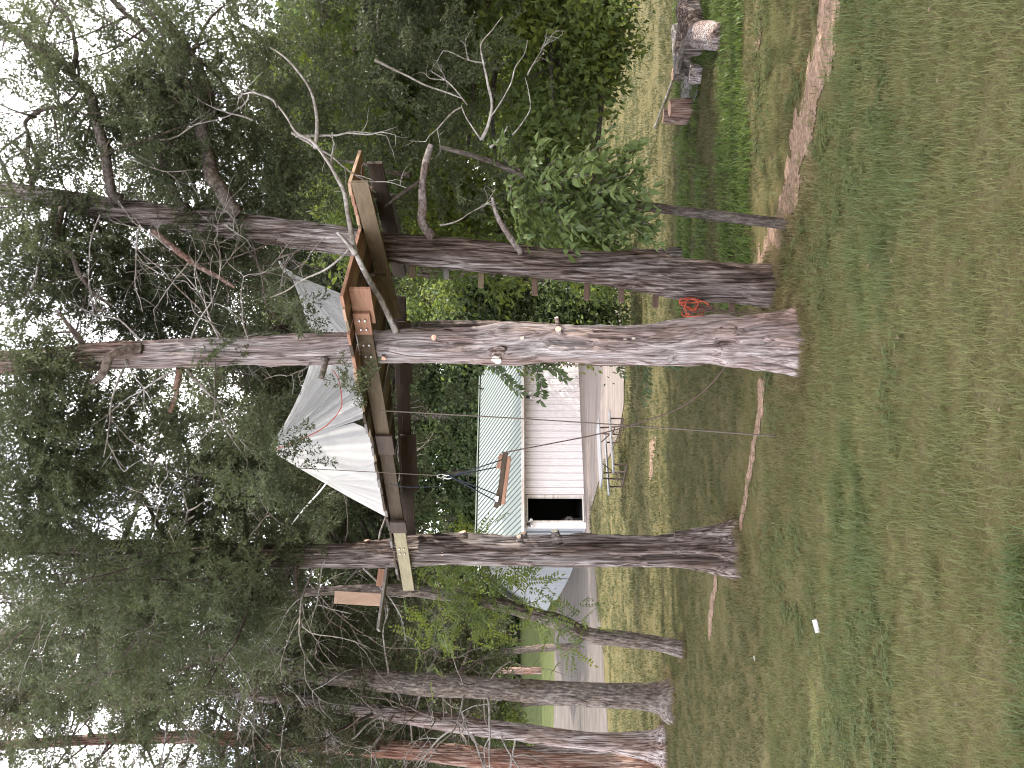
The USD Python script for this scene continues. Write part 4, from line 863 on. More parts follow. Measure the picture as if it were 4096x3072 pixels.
# --- broad-leaved and cedar trees behind; their crowns are built lobe by lobe
def lobes_tree(name, label, x, y, h, r, lobes, n, mats, protos, scale, seed, tr=.16, cat="tree", group=None, barkm="oak_bark", lean=(0, 0), stems=6):
    rng = np.random.default_rng(seed); g = float(ground(x, y)); th = Thing(name, label, cat, (x, y, g), group)
    topz = g + h * .9
    tp = np.array([[x, y, g - .2, tr * 1.3], [x + .02, y, g + .4, tr], [x + lean[0] * .3 + rng.normal() * .15, y, g + h * .4, tr * .75], [x + lean[0] + rng.normal() * .2, y + lean[1], topz, tr * .2]])
    th.part("trunk", trunk_mesh(tp, 50, 20, seed, .04, .08, .02, .01), M[barkm], True)
    cr = Crown(); share = np.array([l[5] if len(l) > 5 else 1.0 for l in lobes]); share = share / share.sum()
    for (lx, ly, lz, lr, lh, *_), s in zip(lobes, share):
        c = np.array([x + lx, y + ly, g + lz]); b = at_z(tp, min(topz - .1, c[2] - .3 * lh))
        cr.wood.append(tube(path_eval(np.array([b[:3], (b[:3] + c) / 2 + rng.normal(size=3) * .2 * lr, c + rng.normal(size=3) * .2 * lr]), 10), np.linspace(tr * .4, .012, 10), 5, False))
        m = int(n * s); q = nrm(rng.normal(size=(m, 3))) * (rng.uniform(size=(m, 1)) ** .42) * np.array([lr, lr, lh])
        keep = meshkit.fbm((q + c) * (1.5 / max(1, scale)), 2, seed) > .42
        for a in q[keep]: cr.spray(c + a, nrm(a / lr * .6 + rng.normal(size=3) * .8))
        for _ in range(stems):
            a = nrm(rng.normal(size=3)) * np.array([lr, lr, lh]) * .85; cr.wood.append(tube(np.array([c, c + a * .5 + rng.normal(size=3) * .08, c + a]), np.array([.02, .012, .005]), 4, False))
    cr.finish(th, M["branch"], mats, scale, seed, protos, copies=True)
LF, LY, LD, CE, CB, FA = M["leaf"], M["leaf_y"], M["leaf_d"], M["cedar"], M["cedar_b"], M["leaf_far"]
def rlobes(rng, n, x0, x1, z0, z1, r0, r1, dy=1.0):
    return [(rng.uniform(x0, x1), rng.uniform(-dy, dy), rng.uniform(z0, z1), rng.uniform(r0, r1), rng.uniform(r0, r1) * .75) for _ in range(n)]
r_ = np.random.default_rng(66)
LT = "maple_tree"
lobes_tree(LT, "bright leafy tree filling the view behind the right cedar", 6.0, 11.5, 6.5, 2, rlobes(r_, 18, -4.4, -.2, 1.2, 5.4, .7, 1.2), 1900, [LF, LY, LF, LY, LF], CLUMP, 1.0, 901)
lobes_tree(LT, "leafy tree with low boughs over the lawn at the right edge", 8.2, 13.5, 7.5, 2, rlobes(r_, 16, -3.6, .6, 1.7, 6.0, .8, 1.2), 1500, [LF, LY, LF, LY, LF], CLUMP, 1.0, 902)
lobes_tree("shrub", "tall leafy shrub in the gap between the centre and right trunks", 2.5, 19.5, 5.5, 2, rlobes(r_, 16, -1.3, 1.6, .8, 4.8, .7, 1.1), 1800, [LD, LF, LD, LY, LD], CLUMP, 1.1, 903, .08)
lobes_tree("cedar_tree", "dense dark cedar hanging over the fallen log at the right edge", 7.2, 10.2, 9, 2, rlobes(r_, 16, -2.3, .6, 2.9, 8.5, .8, 1.2), 1100, [CE, CE, CE, CE, CE, CB], SPRAY, 1.1, 904, barkm="cedar_bark_dark")
lobes_tree("cedar_tree", "tall thin cedar crown behind the right cedar's top", 2.1, 13.5, 9.6, 2, rlobes(r_, 14, -.4, 3.2, 4.5, 9.0, .8, 1.3), 1000, [CE, CE, CE, CB], SPRAY, 1.25, 905, barkm="cedar_bark_dark")
lobes_tree("cedar_tree", "dark cedar behind the plastic sheet between centre and right trunks", .85, 14.8, 9.4, 2, rlobes(r_, 18, -2.0, 1.7, 4.6, 9.2, .8, 1.3), 1000, [CE, CE, CE, CB], SPRAY, 1.25, 906, barkm="cedar_bark_dark")
lobes_tree("cedar_tree", "dark cedar behind the platform's middle", -3.2, 15.6, 9.0, 2, rlobes(r_, 18, -1.4, 2.4, 5.2, 8.6, .8, 1.4), 1000, [CE, CE, CE, CB], SPRAY, 1.3, 907, barkm="cedar_bark_dark")
lobes_tree("cedar_tree", "broad dark cedar behind the upright plank at the platform's left end", -7.2, 18.3, 9.0, 2, rlobes(r_, 18, -1.4, 3.4, 4.6, 8.4, .9, 1.4), 900, [CE, CE, CB, CE], SPRAY, 1.4, 908, barkm="cedar_bark_dark")
lobes_tree("cedar_tree", "dense cedar behind the trunks at the far left", -9.2, 20.2, 9.0, 2, rlobes(r_, 16, -1.6, 2.8, 3.6, 8.2, 1.0, 1.5), 800, [CE, CE, CB, CE], SPRAY, 1.5, 909, barkm="cedar_bark_dark")
# trees behind the garage and along the far lawn
specs = [(-18, 66, 18, "far tree at the left end of the lawn"), (-23, 64, 19, "far tree beyond the gravel drive at the left"), (-12.5, 66, 20, "far tree just left of the garage's gable"), (-6.5, 58, 21, "tall far tree rising behind the garage roof's left half"), (-10.5, 62, 17, "rounded far tree behind the garage's left gable"),
         (-2.0, 56, 20, "dense far tree behind the middle of the garage roof"), (2.0, 58, 21, "far tree behind the right end of the garage roof"), (7, 56, 20, "far tree behind the house between the two right trunks"), (12, 52, 18, "far tree behind the right cedar"), (18, 50, 18, "far tree behind the leafy trees at the right"), (24, 52, 17, "far tree nearest the right end of the tree line"),
         (-29, 66, 18, "far tree beyond the left edge trunk"), (31, 54, 17, "far tree past the right edge of the tree line"), (-3.8, 66, 24, "tallest far tree, behind the gap left of the centre trunk")]
for k, (x, y, h, lab) in enumerate(specs):
    rr = np.random.default_rng(1200 + k)
    lb = [(rr.uniform(-3.4, 3.4), rr.uniform(-1.5, 1.5), rr.uniform(.6, h - 1.8), rr.uniform(1.5, 2.5), rr.uniform(1.2, 2.0)) for _ in range(26)]
    lobes_tree("far_tree", lab, x, y, h, 3, lb, 1350, [[FA, FA, LD], [FA, LY, FA], [LD, FA, LF]][k % 3], CLUMP_FAR, 1.35, 1300 + k, .25, stems=3)
# mid trees that close the view between the trunks
mids = [(-11.2, 34, 11, "mid-distance tree with yellow leaves behind the oak trunk", 4.2, 10), (-13.5, 34, 11, "mid-distance yellow-leaved tree behind the grey cedar at the left", 3.2, 10), (-15.5, 34, 11, "mid-distance tree behind the leftmost trunk", 3.0, 10),
        (6.2, 30, 10, "mid-distance yellow-green tree behind the right cedar's steps", .8, 9), (10.5, 29, 10, "mid-distance tree at the right behind the fallen log", .8, 9), (14.5, 30, 10, "mid-distance tree past the right edge", .8, 9), (4.6, 33, 11, "mid-distance leafy tree beside the garage's right end", .8, 10)]
for k, (x, y, h, lab, z0, z1) in enumerate(mids):
    rr = np.random.default_rng(1500 + k)
    lobes_tree("woodland_tree", lab, x, y, h, 3, rlobes(rr, 18, -2.3, 2.3, z0, z1, .9, 1.6), 1000, [LY, LF, LY, LF, LD], CLUMP_S, 1.5, 1600 + k, .16)
# trees outside the view to the right and behind, which shade the near lawn
shl = ["large cedar standing outside the view on the right, shading the near lawn", "cedar outside the view behind the first shading one", "lower cedar outside the view beyond the near ones", "tall cedar outside the view far right", "cedar outside the view far right, level with the viewer", "cedar outside the view right behind the viewer"]
for k, (x, y, h) in enumerate([(8.5, 5.0, 11), (10.5, 1.0, 12), (12.5, 6.0, 10), (13.0, 3.0, 13), (13.5, 0.0, 12), (9.0, -2.5, 12)]):
    rr = np.random.default_rng(1700 + k)
    lobes_tree("cedar_tree", shl[k], x, y, h, 3, rlobes(rr, 16, -2.2, 2.2, 2.5, h - 1, 1.0, 1.6, 2.0), 200, [LD, LD, LF], CLUMP_FAR, 1.0, 1800 + k, .2, barkm="cedar_bark_dark", stems=2)

# a bare cedar post by the drive far left
c = G(2165, 2682); pt = np.array([[*c, .19], [c[0], c[1], c[2] + 1.2, .2], [c[0] - .02, c[1], c[2] + 3.2, .18], [c[0], c[1], c[2] + 6.5, .14]]); pt[0, 2] -= .15
th = Thing("cedar_tree", "reddish trunk standing alone on the far lawn by the gravel drive", "tree", c)
th.part("trunk", trunk_mesh(pt, 80, 36, 91, .05, .1, .02, .01), M["cedar_bark_red"], True)
cr = Crown(); rng = np.random.default_rng(92); cedar_branches(cr, rng, pt, c[2] + 3.0, c[2] + 6.4, 22, 1.2, 2.4, .8, r=.03); cr.finish(th, M["branch"], M["cedar"], 1.8, 93)

# ------------------------------------------------------------------ the garage
ang = math.radians(27)
e1 = np.array([math.cos(ang), math.sin(ang), 0]); e2 = np.array([-math.sin(ang), math.cos(ang), 0]); ez = np.array([0, 0, 1.0])
A = np.array([-5.65, 31.5, EYE - 2.58])
gar = Thing("garage", "white metal garage with pale green ribbed roof and dark doorway", "garage", A)
def L2(a, b, z): return A + a * e1 + b * e2 + z * ez
def gbox(a0, a1, b0, b1, z0, z1, bev=.006): return box(L2((a0 + a1) / 2, (b0 + b1) / 2, (z0 + z1) / 2), e1, e2, ez, a1 - a0, b1 - b0, z1 - z0, bev)
LEN, DEP, WALL, RIDGE = 9.8, 13.4, 2.62, 4.72
def ribbed(origin, along, up, out, length, height, pitch=.31, depth=.055, t=.02):
    """a sheet of vertical ribbed cladding, solid with thickness"""
    prof = []; n = int(length / pitch)
    for k in range(n + 1):
        s = k * pitch
        for ds, dz in ((0, -depth), (.035, -depth), (.045, 0), (.30 * pitch, 0), (.33 * pitch, -.02), (.36 * pitch, 0), (.63 * pitch, 0), (.66 * pitch, -.02), (.69 * pitch, 0), (pitch - .01, 0)):
            if s + ds < length: prof.append((s + ds, dz))
    prof.append((length, 0)); pr = np.array(prof)
    v = []
    for z in (0, height):
        for s, dz in pr: v.append(origin + along * s + out * dz + up * z)
    for z in (0, height):
        for s, dz in pr: v.append(origin + along * s - out * (t + depth) + up * z)
    n = len(pr); f = []
    for k in range(n - 1):
        f += [(k, k + 1, n + k + 1, n + k), (2 * n + k, 3 * n + k, 3 * n + k + 1, 2 * n + k + 1), (n + k, n + k + 1, 3 * n + k + 1, 3 * n + k), (k, 2 * n + k, 2 * n + k + 1, k + 1)]
    return np.array(v), np.array(f)
DO0, DO1, DZ0, DZ1 = .22, 1.25, .13, 2.30
fw = gar.part("wall", ribbed(L2(DO1 + .08, 0, 0), e1, ez, -e2, LEN - DO1 - .08, WALL), M["siding"], label="front wall of white vertical ribbed metal")
gar.part("panel", ribbed(L2(.2, 0, DZ1 + .07), e1, ez, -e2, DO1 - .12, WALL - DZ1 - .07), M["siding"], parent=fw)
gar.part("panel", ribbed(L2(.2, 0, 0), e1, ez, -e2, DO1 - .12, DZ0 - .06), M["siding"], parent=fw)
gar.part("corner_trim", gbox(-.02, .2, -.045, .05, 0, WALL - .01), M["siding"], label="white corner post beside the doorway")
gar.part("corner_trim", gbox(LEN, LEN + .06, -.045, .05, 0, WALL - .01), M["siding"])
fr = gar.part("door_frame", join([gbox(DO0 - .016, DO0 + .05, -.05, .14, DZ0, DZ1), gbox(DO1 - .03, DO1 + .076, -.05, .14, DZ0 - .05, DZ1 + .066), gbox(DO0 - .014, DO1 - .032, -.048, .138, DZ1, DZ1 + .064), gbox(DO0 - .014, DO1 - .032, -.048, .138, DZ0 - .052, DZ0)]), M["trim"])
gar.part("floor", gbox(.05, LEN - .05, .16, DEP - .1, .0, .1), M["dark_in"])
gar.part("inner_wall", join([gbox(.05, LEN - .05, 5.0, 5.1, .1, 3.9), gbox(2.6, 2.7, .2, 4.95, .1, 2.6)]), M["dark_in"])
fan = gar.part("wall_fan", tube(np.array([L2(.62, 1.02, .62), L2(.62, 1.1, .62)]), np.array([.17, .17]), 20), M["fan"], label="round pale fan inside the doorway")
gar.part("hub", tube(np.array([L2(.62, .985, .62), L2(.62, 1.015, .62)]), np.array([.045, .045]), 12), M["black"], parent=fan)
gar.part("fan_stand", gbox(.5, .74, 1.12, 1.3, .1, .9), M["dark_in"])
gar.part("hanging_tool", gbox(.5, .62, 1.5, 1.54, 1.05, 1.16), M["rope_orange"], label="small orange object hanging inside the doorway")
# gable side with the sliding doors
def poly_wall(pts, t):
    p = np.array([L2(*q) for q in pts]); n = len(p); o = e1 * t
    v = np.vstack([p, p + o]); f = [(0, k, k + 1) for k in range(1, n - 1)] + [(n, n + k + 1, n + k) for k in range(1, n - 1)]
    for k in range(n): f += [(k, n + k, n + (k + 1) % n), (k, n + (k + 1) % n, (k + 1) % n)]
    return v, np.array(f)
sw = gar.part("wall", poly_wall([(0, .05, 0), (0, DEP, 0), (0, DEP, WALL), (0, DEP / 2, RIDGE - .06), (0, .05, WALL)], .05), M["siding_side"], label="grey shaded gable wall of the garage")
gar.part("wall", poly_wall([(LEN, .05, 0), (LEN, DEP, 0), (LEN, DEP, WALL), (LEN, DEP / 2, RIDGE - .06), (LEN, .05, WALL)], .05), M["siding"])
gar.part("wall", gbox(0, LEN, DEP - .0, DEP + .05, 0, WALL), M["siding"])
for b0, b1 in ((.55, 8.3), (8.45, 13.3)):
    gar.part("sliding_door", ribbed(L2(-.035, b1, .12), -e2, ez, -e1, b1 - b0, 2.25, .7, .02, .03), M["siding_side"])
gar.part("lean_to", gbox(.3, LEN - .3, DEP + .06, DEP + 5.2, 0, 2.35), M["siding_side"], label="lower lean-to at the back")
gar.part("roof", gbox(.1, LEN - .1, DEP + .02, DEP + 5.5, 2.352, 2.43), M["roof"], label="flat lean-to roof")
# roof
slope = np.array([0, DEP / 2 + .35, RIDGE - (WALL + .03 - .35 * (RIDGE - WALL) / (DEP / 2))]); 
def roof_plane(back):
    s = 1 if not back else -1; b0 = -.38 if not back else DEP + .38; zb = WALL + .04 - .38 * (RIDGE - WALL) / (DEP / 2)
    lo, hi = L2(-.3, b0, zb), L2(-.3, DEP / 2, RIDGE)
    up = hi - lo; Lr = np.linalg.norm(up); up = up / Lr; nrmv = nrm(np.cross(e1, up)) * (1 if not back else -1)
    return lo, up, Lr, nrmv
for back in (False, True):
    lo, up, Lr, nv = roof_plane(back)
    rp = gar.part("roof", box(lo + e1 * (LEN + .6) / 2 + up * Lr / 2 - nv * .02, e1, up, nv, LEN + .6, Lr, .04), M["roof"], label=None if back else "front roof slope of pale green metal sheets")
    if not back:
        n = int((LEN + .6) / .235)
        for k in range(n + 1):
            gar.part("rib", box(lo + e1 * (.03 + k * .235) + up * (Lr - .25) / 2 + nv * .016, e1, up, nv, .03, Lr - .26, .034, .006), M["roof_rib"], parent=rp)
gar.part("ridge_cap", box(L2(LEN / 2, DEP / 2, RIDGE + .035), e1, e2, ez, LEN + .66, .42, .05), M["roof"])
gar.part("fascia", gbox(-.3, LEN + .3, -.40, -.36, WALL - .20, WALL - .075), M["trim"])
gar.part("gutter", gbox(-.32, LEN + .32, -.50, -.405, WALL - .17, WALL - .06), M["trim"], label="white gutter with rust stains along the eave")
gar.part("soffit", gbox(-.29, LEN + .29, -.358, -.05, WALL - .12, WALL - .095), M["trim"])
for s in (0,):
    lo, up, Lr, nv = roof_plane(False)
    gar.part("barge_board", box(lo - e1 * .02 + up * Lr / 2 - nv * .13, e1, up, nv, .04, Lr, .18), M["roof_rib"])
def flood(th_label, a):
    th = Thing("floodlight", th_label, "lamp", L2(a, -.05, 2.3))
    th.part("bracket", gbox(a - .05, a + .05, -.10, -.03, 2.22, 2.36), M["black"])
    for s in (-1, 1):
        c = L2(a + s * .11, -.16, 2.2); o = nrm(-e2 * .8 - ez * .5 + e1 * s * .4)
        hd = th.part("lamp_head", tube(np.array([c - o * .07, c, c + o * .06]), np.array([.03, .05, .065]), 12), M["black"] if s < 0 else M["paper"], True)
        th.part("lens", tube(np.array([c + o * .062, c + o * .07]), np.array([.055, .055]), 12), M["paper"], parent=hd)
flood("twin floodlight under the garage eave, in the middle of the wall", 5.7)
flood("twin floodlight under the garage eave, at the doorway's top corner", .12)

# the white house glimpsed between the trunks
hx, hy = 4.6, 46.0; hz = float(ground(hx, hy)) - .3
hs = Thing("house", "white house glimpsed through leaves between the centre and right trunks", "house", (hx, hy, hz))
X_, Y_, Z_ = np.eye(3)
hs.part("wall", box((hx + 2.4, hy + 2, hz + 1.6), X_, Y_, Z_, 8, 4, 3.2), M["house"])
hs.part("roof", trimesh.convex.convex_hull(np.array([[hx - 1.9, hy - .3, hz + 3.2], [hx + 6.7, hy - .3, hz + 3.2], [hx - 1.9, hy + 4.3, hz + 3.2], [hx + 6.7, hy + 4.3, hz + 3.2], [hx - 1.9, hy + 2, hz + 4.9], [hx + 6.7, hy + 2, hz + 4.9]])), M["house_roof"])
for wx in (.6, 3.4):
    w_ = hs.part("window", join([box((hx + wx, hy - .02, hz + 1.75 + s * .62), X_, Y_, Z_, 1.0, .08, .08) for s in (-1, 0, 1)] + [box((hx + wx + s * .46, hy - .021, hz + 1.75), X_, Y_, Z_, .08, .08, 1.16) for s in (-1, 1)]), M["trim"])
    hs.part("pane", box((hx + wx, hy - .012, hz + 1.75), X_, Y_, Z_, .84, .012, 1.16), M["glass"], parent=w_)

# ------------------------------------------------------------------ picnic table
c0 = G(2520, 1810); dn = c0[1]
pt_a = P(2434, 1885, 21.5); tdir = nrm(np.array([.93, .62, 0])); tn = np.array([-tdir[1], tdir[0], 0])
gz = float(ground(pt_a[0], 21.5))
tab = Thing("picnic_table", "grey topped picnic table with thin dark metal legs before the garage", "table", (pt_a[0] + .8, 22.0, gz))
TO = np.array([pt_a[0] - .12, 21.2, gz])
def tp_(s, w, z): return TO + tdir * s + tn * w + ez * z
top = .66; tl = 1.85
for w in (-.19, .19): tab.part("top_plank", box(tp_(tl / 2, .35 + w, top), tdir, tn, ez, tl, .35, .04), M["table_top"])
for w in (-.30, 1.02): tab.part("bench", box(tp_(tl / 2, w, .40), tdir, tn, ez, tl, .24, .04), M["table_top"])
for s in (.22, tl - .22):
    tab.part("leg", tube(np.array([tp_(s, .2, top - .02), tp_(s, .12, .03)]), .022, 8), M["table_leg"])
    tab.part("leg", tube(np.array([tp_(s, .5, top - .02), tp_(s, .58, .03)]), .022, 8), M["table_leg"])
    tab.part("leg", tube(np.array([tp_(s, -.30, .38), tp_(s, -.30, .03)]), .022, 8), M["table_leg"])
    tab.part("leg", tube(np.array([tp_(s, 1.02, .38), tp_(s, 1.02, .03)]), .022, 8), M["table_leg"])
    tab.part("foot_rail", tube(np.array([tp_(s, -.32, .03), tp_(s, 1.04, .03)]), .02, 8), M["table_leg"])
    tab.part("brace", tube(np.array([tp_(s, .35, .22), tp_(s + (.4 if s < 1 else -.4), .35, top - .03)]), .014, 6), M["table_leg"])
    tab.part("cross_bar", tube(np.array([tp_(s, .14, .22), tp_(s, .56, .22)]), .016, 6), M["table_leg"])

# ------------------------------------------------------------------ the platform in the trees
fd = nrm(np.array([-.73, .684, 0])); nd = np.array([fd[1], -fd[0], 0]); nd = nd if nd[1] > 0 else -nd     # along the front beam (to the left and away), across it (to the right and away)
DZ = EYE + 1.50            # top of the beams
T1f = np.array([.41, 7.37, DZ])
plat = Thing("tree_platform", "wooden platform of beams and boards built between three cedars", "platform", (.2, 8.4, DZ))
def FP(s, n, z=0.0): return T1f + fd * s + nd * n + ez * z       # s metres left along the front beam from the centre trunk, n metres back
def beam(name, p0, p1, w, t, mat, label=None): return plat.part(name, board(p0, p1, ez, w, t), M[mat], label=label)
def bolts(path, s_list, z_list, n):
    for s in s_list:
        for z in z_list:
            c = FP(s, n, z); plat.part("bolt", tube(np.array([c, c - nd * .014, c - nd * .02]), np.array([.013, .012, .006]), 6), M["steel"], parent=path)
b1 = beam("front_beam", FP(-.20, -.02, -.075), FP(1.36, -.02, -.085), .145, .038, "wood_mid", "front beam bolted across the centre trunk")
bolts(b1, (.03, .17), (-.055, -.105), -.04)
b2 = beam("front_beam", FP(1.37, -.02, -.085), FP(2.98, -.02, -.08), .145, .038, "wood_brown", "second length of the front beam")
b3 = beam("front_beam", FP(2.70, -.062, -.095), FP(4.06, -.062, -.085), .140, .038, "wood_green", "pale treated beam end running past the left cedar")
bolts(b3, (3.15, 3.25), (-.06, -.115), -.082)
pl = beam("splice_plate", FP(1.22, -.062, -.10), FP(1.50, -.062, -.10), .17, .036, "wood_dark", "dark plate joining the front beam")
pl2 = beam("splice_plate", FP(2.60, -.104, -.10), FP(2.80, -.104, -.10), .18, .036, "wood_dark")
b4 = beam("front_beam", FP(-.60, -.02, -.10), FP(-.22, -.02, -.10), .19, .038, "wood_red", "new reddish beam end sticking out right of the centre trunk")
pl3 = beam("splice_plate", FP(-.36, -.061, -.085), FP(-.12, -.061, -.085), .15, .036, "wood_red", "reddish plate with bolts right of the centre trunk")
bolts(pl3, (-.29, -.19), (-.065, -.115), -.081)
beam("back_rim", FP(-.20, .10, -.055), FP(2.95, .12, -.075), .10, .03, "wood_brown", "inner rim behind the front beam")
# beams beside the right cedar and the back beam
R0, R1 = np.array([1.77, 7.0, DZ - .09]), np.array([.74, 8.9, DZ - .09])
rd = nrm(R1 - R0); rn = np.array([rd[1], -rd[0], 0]); rn = rn if rn[1] > 0 else -rn
beam("side_beam", R0, R1, .15, .038, "wood_tan", "tan beam passing in front of the right cedar")
off = rn * .66 if rn[0] > 0 else -rn * .66
beam("side_beam", R0 + off + rd * .45, R1 + off + rd * .1, .15, .038, "wood_dark", "dark beam behind the right cedar")
beam("side_beam", R0 + off * 1.07 + rd * .95 - ez * .03, R1 + off * 1.07 + rd * .1 - ez * .04, .15, .036, "wood_grey", "grey weathered board behind the right cedar")
K0, K1 = np.array([1.0, 9.15, DZ - .10]), np.array([-2.25, 10.25, DZ - .08])
beam("back_beam", K0, K1, .16, .038, "wood_dark", "dark back beam running to the left cedar")
kd = nrm(K1 - K0)
beam("back_beam", K0 + kd * .3 - np.array([0, .10, .06]), K0 + kd * 1.05 - np.array([0, .10, .06]), .15, .036, "wood_dark")
beam("back_beam", K0 + kd * 1.7 - np.array([0, .06, .05]), K0 + kd * 2.45 - np.array([0, .06, .05]), .19, .036, "wood_dark")
beam("side_beam", FP(-.05, .95, -.075), FP(-.40, .45, -.075), .14, .036, "wood_brown")
# deck boards lie across the beams
rng = np.random.default_rng(71)
s = -.66; k = 0; mats = ["wood_red", "wood_new", "wood_tan", "wood_red", "wood_brown"]
while s < 3.75:
    w = rng.uniform(.115, .145)
    n0 = -.22 + rng.uniform(-.03, .03) + (.08 if s > 1.0 else 0) + (.05 if s > 2.2 else 0); n1 = max(.25, 1.62 - .36 * max(0, s - .2)) + rng.uniform(-.06, .06)
    if -.02 < s + w / 2 < .28: n0, n1 = n0, -.05 if False else n1
    near_trunk = abs(s + w / 2 - .02) < .2
    if near_trunk: pieces = [(n0, -.045)] + ([(.46, n1)] if n1 > .6 else [])
    elif abs(s + w / 2 - 3.32) < .22: pieces = [(n0 + .02, -.05)]
    else: pieces = [(n0, n1)]
    mt = mats[k % 5] if s < .45 else ["wood_dark", "wood_brown", "wood_grey", "wood_dark"][k % 4] if s > 1.7 else ["wood_tan", "wood_brown", "wood_grey"][k % 3]
    for a, b in pieces:
        tz = rng.uniform(.024, .034)
        plat.part("deck_board", board(FP(s + w / 2, a, tz / 2 + .003), FP(s + w / 2 + rng.normal() * .01, b, tz / 2 + .003), fd, w * .97, tz, .003), M[mt])
    s += w + rng.uniform(.004, .016); k += 1
for q in range(5):                                                  # the boards that reach right, over the side beam
    s = -1.14 + q * .125; n0 = .71 + (0, .04, .08, .11, .14)[q]; n1 = 1.36 - .02 * q
    plat.part("deck_board", board(FP(s, n0, .018), FP(s + .01, n1, .018), fd, .12, .03, .003), M[["wood_new", "wood_red", "wood_red", "wood_new", "wood_tan"][q]])
# plank upright at the left end and loose boards
cu = P(1535, 2395, 9.75); 
plat.part("upright_plank", board(P(1540, 2400, 9.75), P(1338, 2388, 9.75), np.array([1, .15, 0]), .15, .028), M["wood_plank"], label="pale new plank standing upright at the left end")
plat.part("loose_board", board(P(1552, 2250, 9.9), P(1514, 2522, 9.5), np.array([.6, -.7, .0]), .13, .032), M["wood_grey"], label="grey board sticking out past the left end")
plat.part("loose_board", board(P(1530, 2275, 9.85), P(1520, 2345, 9.8), ez, .10, .03), M["wood_red"])

# steps nailed on the right cedar's far side
lad = Thing("tree_ladder", "short wooden steps nailed up the left side of the right cedar", "ladder", base_of(T2))
for k, (X, Y1, Y2, mt) in enumerate([(1652, 1080, 1112, "wood_tan"), (1782, 1085, 1116, "wood_grey"), (1928, 1105, 1152, "wood_tan"), (2136, 1130, 1182, "step"), (2350, 1160, 1200, "step"), (2482, 1170, 1210, "step"), (2625, 1190, 1232, "step"), (2752, 1200, 1240, "step"), (2930, 1222, 1250, "step")]):
    c0, c1 = P(X, Y1 - 90, 8.35), P(X + (4 if k % 2 else -4), Y2, 8.3)
    lad.part("step", board(c0, c1, ez, .058 if k else .065, .038), M[mt])

# ------------------------------------------------------------------ plastic sheets
def fan_sheet(apex, rim, ns, nt, seed, amp=.05, folds=9, sag=.0):
    rng = np.random.default_rng(seed); rim = path_eval(np.array([P(*a) for a in rim]), ns); ap = P(*apex)
    s = np.linspace(0, 1, ns)[:, None]; t = np.linspace(0.0, 1, nt)[None, :]
    v = ap[None, None] * (1 - t[..., None]) + rim[:, None] * t[..., None]
    ph = rng.uniform(0, 6.28, 4)
    w = sum(a * np.sin(2 * np.pi * f * s + p + 1.2 * t) for a, f, p in zip((.5, .35, .3, .2), (folds * .5, folds, folds * 1.7, folds * 2.9), ph))
    w = w * np.clip(1.25 * t * (1.15 - .55 * t), 0, 1) * amp
    w = w + amp * .9 * (meshkit.fbm(np.stack([s * 5 + 0 * t, t * 3 + 0 * s, 0 * s * t], -1), 3, seed) - .5) * t
    v[..., 1] += w; v[..., 2] -= sag * (4 * t * (1 - t)); v[..., 0] += w * .35
    i, j = np.meshgrid(np.arange(ns - 1), np.arange(nt - 1), indexing="ij"); k = i * nt + j
    return v.reshape(-1, 3), np.stack([k, k + nt, k + nt + 1, k + 1], -1).reshape(-1, 4)
ps = Thing("plastic_sheet", "large translucent plastic sheet draped to a peak above the platform", "sheet", P(1480, 1760, 9.2))
ps.part("panel", fan_sheet((1075, 1792, 9.0), [(1238, 1458, 8.9), (1340, 1436, 8.8), (1455, 1448, 8.7), (1462, 1560, 8.8), (1490, 1655, 8.9)], 120, 50, 3, .055, 7, .05), M["film"], True)
ps.part("panel", fan_sheet((1073, 1797, 9.02), [(1415, 1690, 9.15), (1515, 1775, 9.2), (1532, 1840, 9.3), (1540, 1950, 9.4), (1545, 2068, 9.6)], 100, 50, 5, .018, 3, -.03), M["film"], True)
ps.part("panel", fan_sheet((1308, 1922, 9.25), [(1535, 1840, 9.3), (1545, 1950, 9.4), (1548, 2070, 9.55)], 50, 30, 6, .02, 3, .0), M["film"], True)
ps2 = Thing("plastic_sheet", "smaller translucent plastic sheet gathered to a point right of the centre trunk", "sheet", P(1400, 1260, 9.0))
ps2.part("panel", fan_sheet((1158, 1092, 9.0), [(1400, 1190, 8.9), (1405, 1262, 8.8), (1400, 1330, 8.8), (1300, 1345, 8.9), (1232, 1300, 9.0)], 100, 46, 7, .05, 8, .02), M["film"], True)
ps2.part("gathered_tail", tube(path_eval(np.array([P(1165, 1098, 9), P(1135, 1075, 9), P(1118, 1045, 9)]), 8), np.linspace(.03, .012, 8), 8), M["film"], True)

# ------------------------------------------------------------------ ropes
def rope(name, label, pts, r, mat, sag=0.0, n=60):
    q = path_eval(np.array([P(*a) for a in pts]), n); q[:, 2] -= sag * 4 * np.linspace(0, 1, n) * (1 - np.linspace(0, 1, n))
    top_mesh(name, tube(q, r, 6), M[mat], True, label=label, cat="rope")
rope("rope", "long grey rope hanging straight from the platform to the lawn", [(1488, 1640, 7.95), (1700, 1652, 7.95), (2300, 1688, 7.95), (2800, 1722, 7.95), (3105, 1745, 7.95)], .0065, "rope")
rope("rope", "thin dark rope hanging from the platform left of the swing rope", [(1560, 1935, 8.5), (1640, 1948, 8.5), (1780, 1942, 8.5)], .004, "rope_dark")
rope("rope", "dark rope sagging from the swing to the foot of the centre trunk", [(2008, 1812, 8.2), (2200, 1775, 8.1), (2400, 1735, 8.0), (2560, 1690, 7.9), (2700, 1640, 7.8), (2820, 1560, 7.7), (2890, 1480, 7.6), (2915, 1440, 7.55)], .0065, "rope_brown")
rope("rope", "white cord pulled from the plastic sheet to the left cedar's branches", [(1310, 1925, 9.2), (1280, 1965, 9.3), (1230, 2020, 9.4), (1165, 2100, 9.6)], .009, "rope_white")
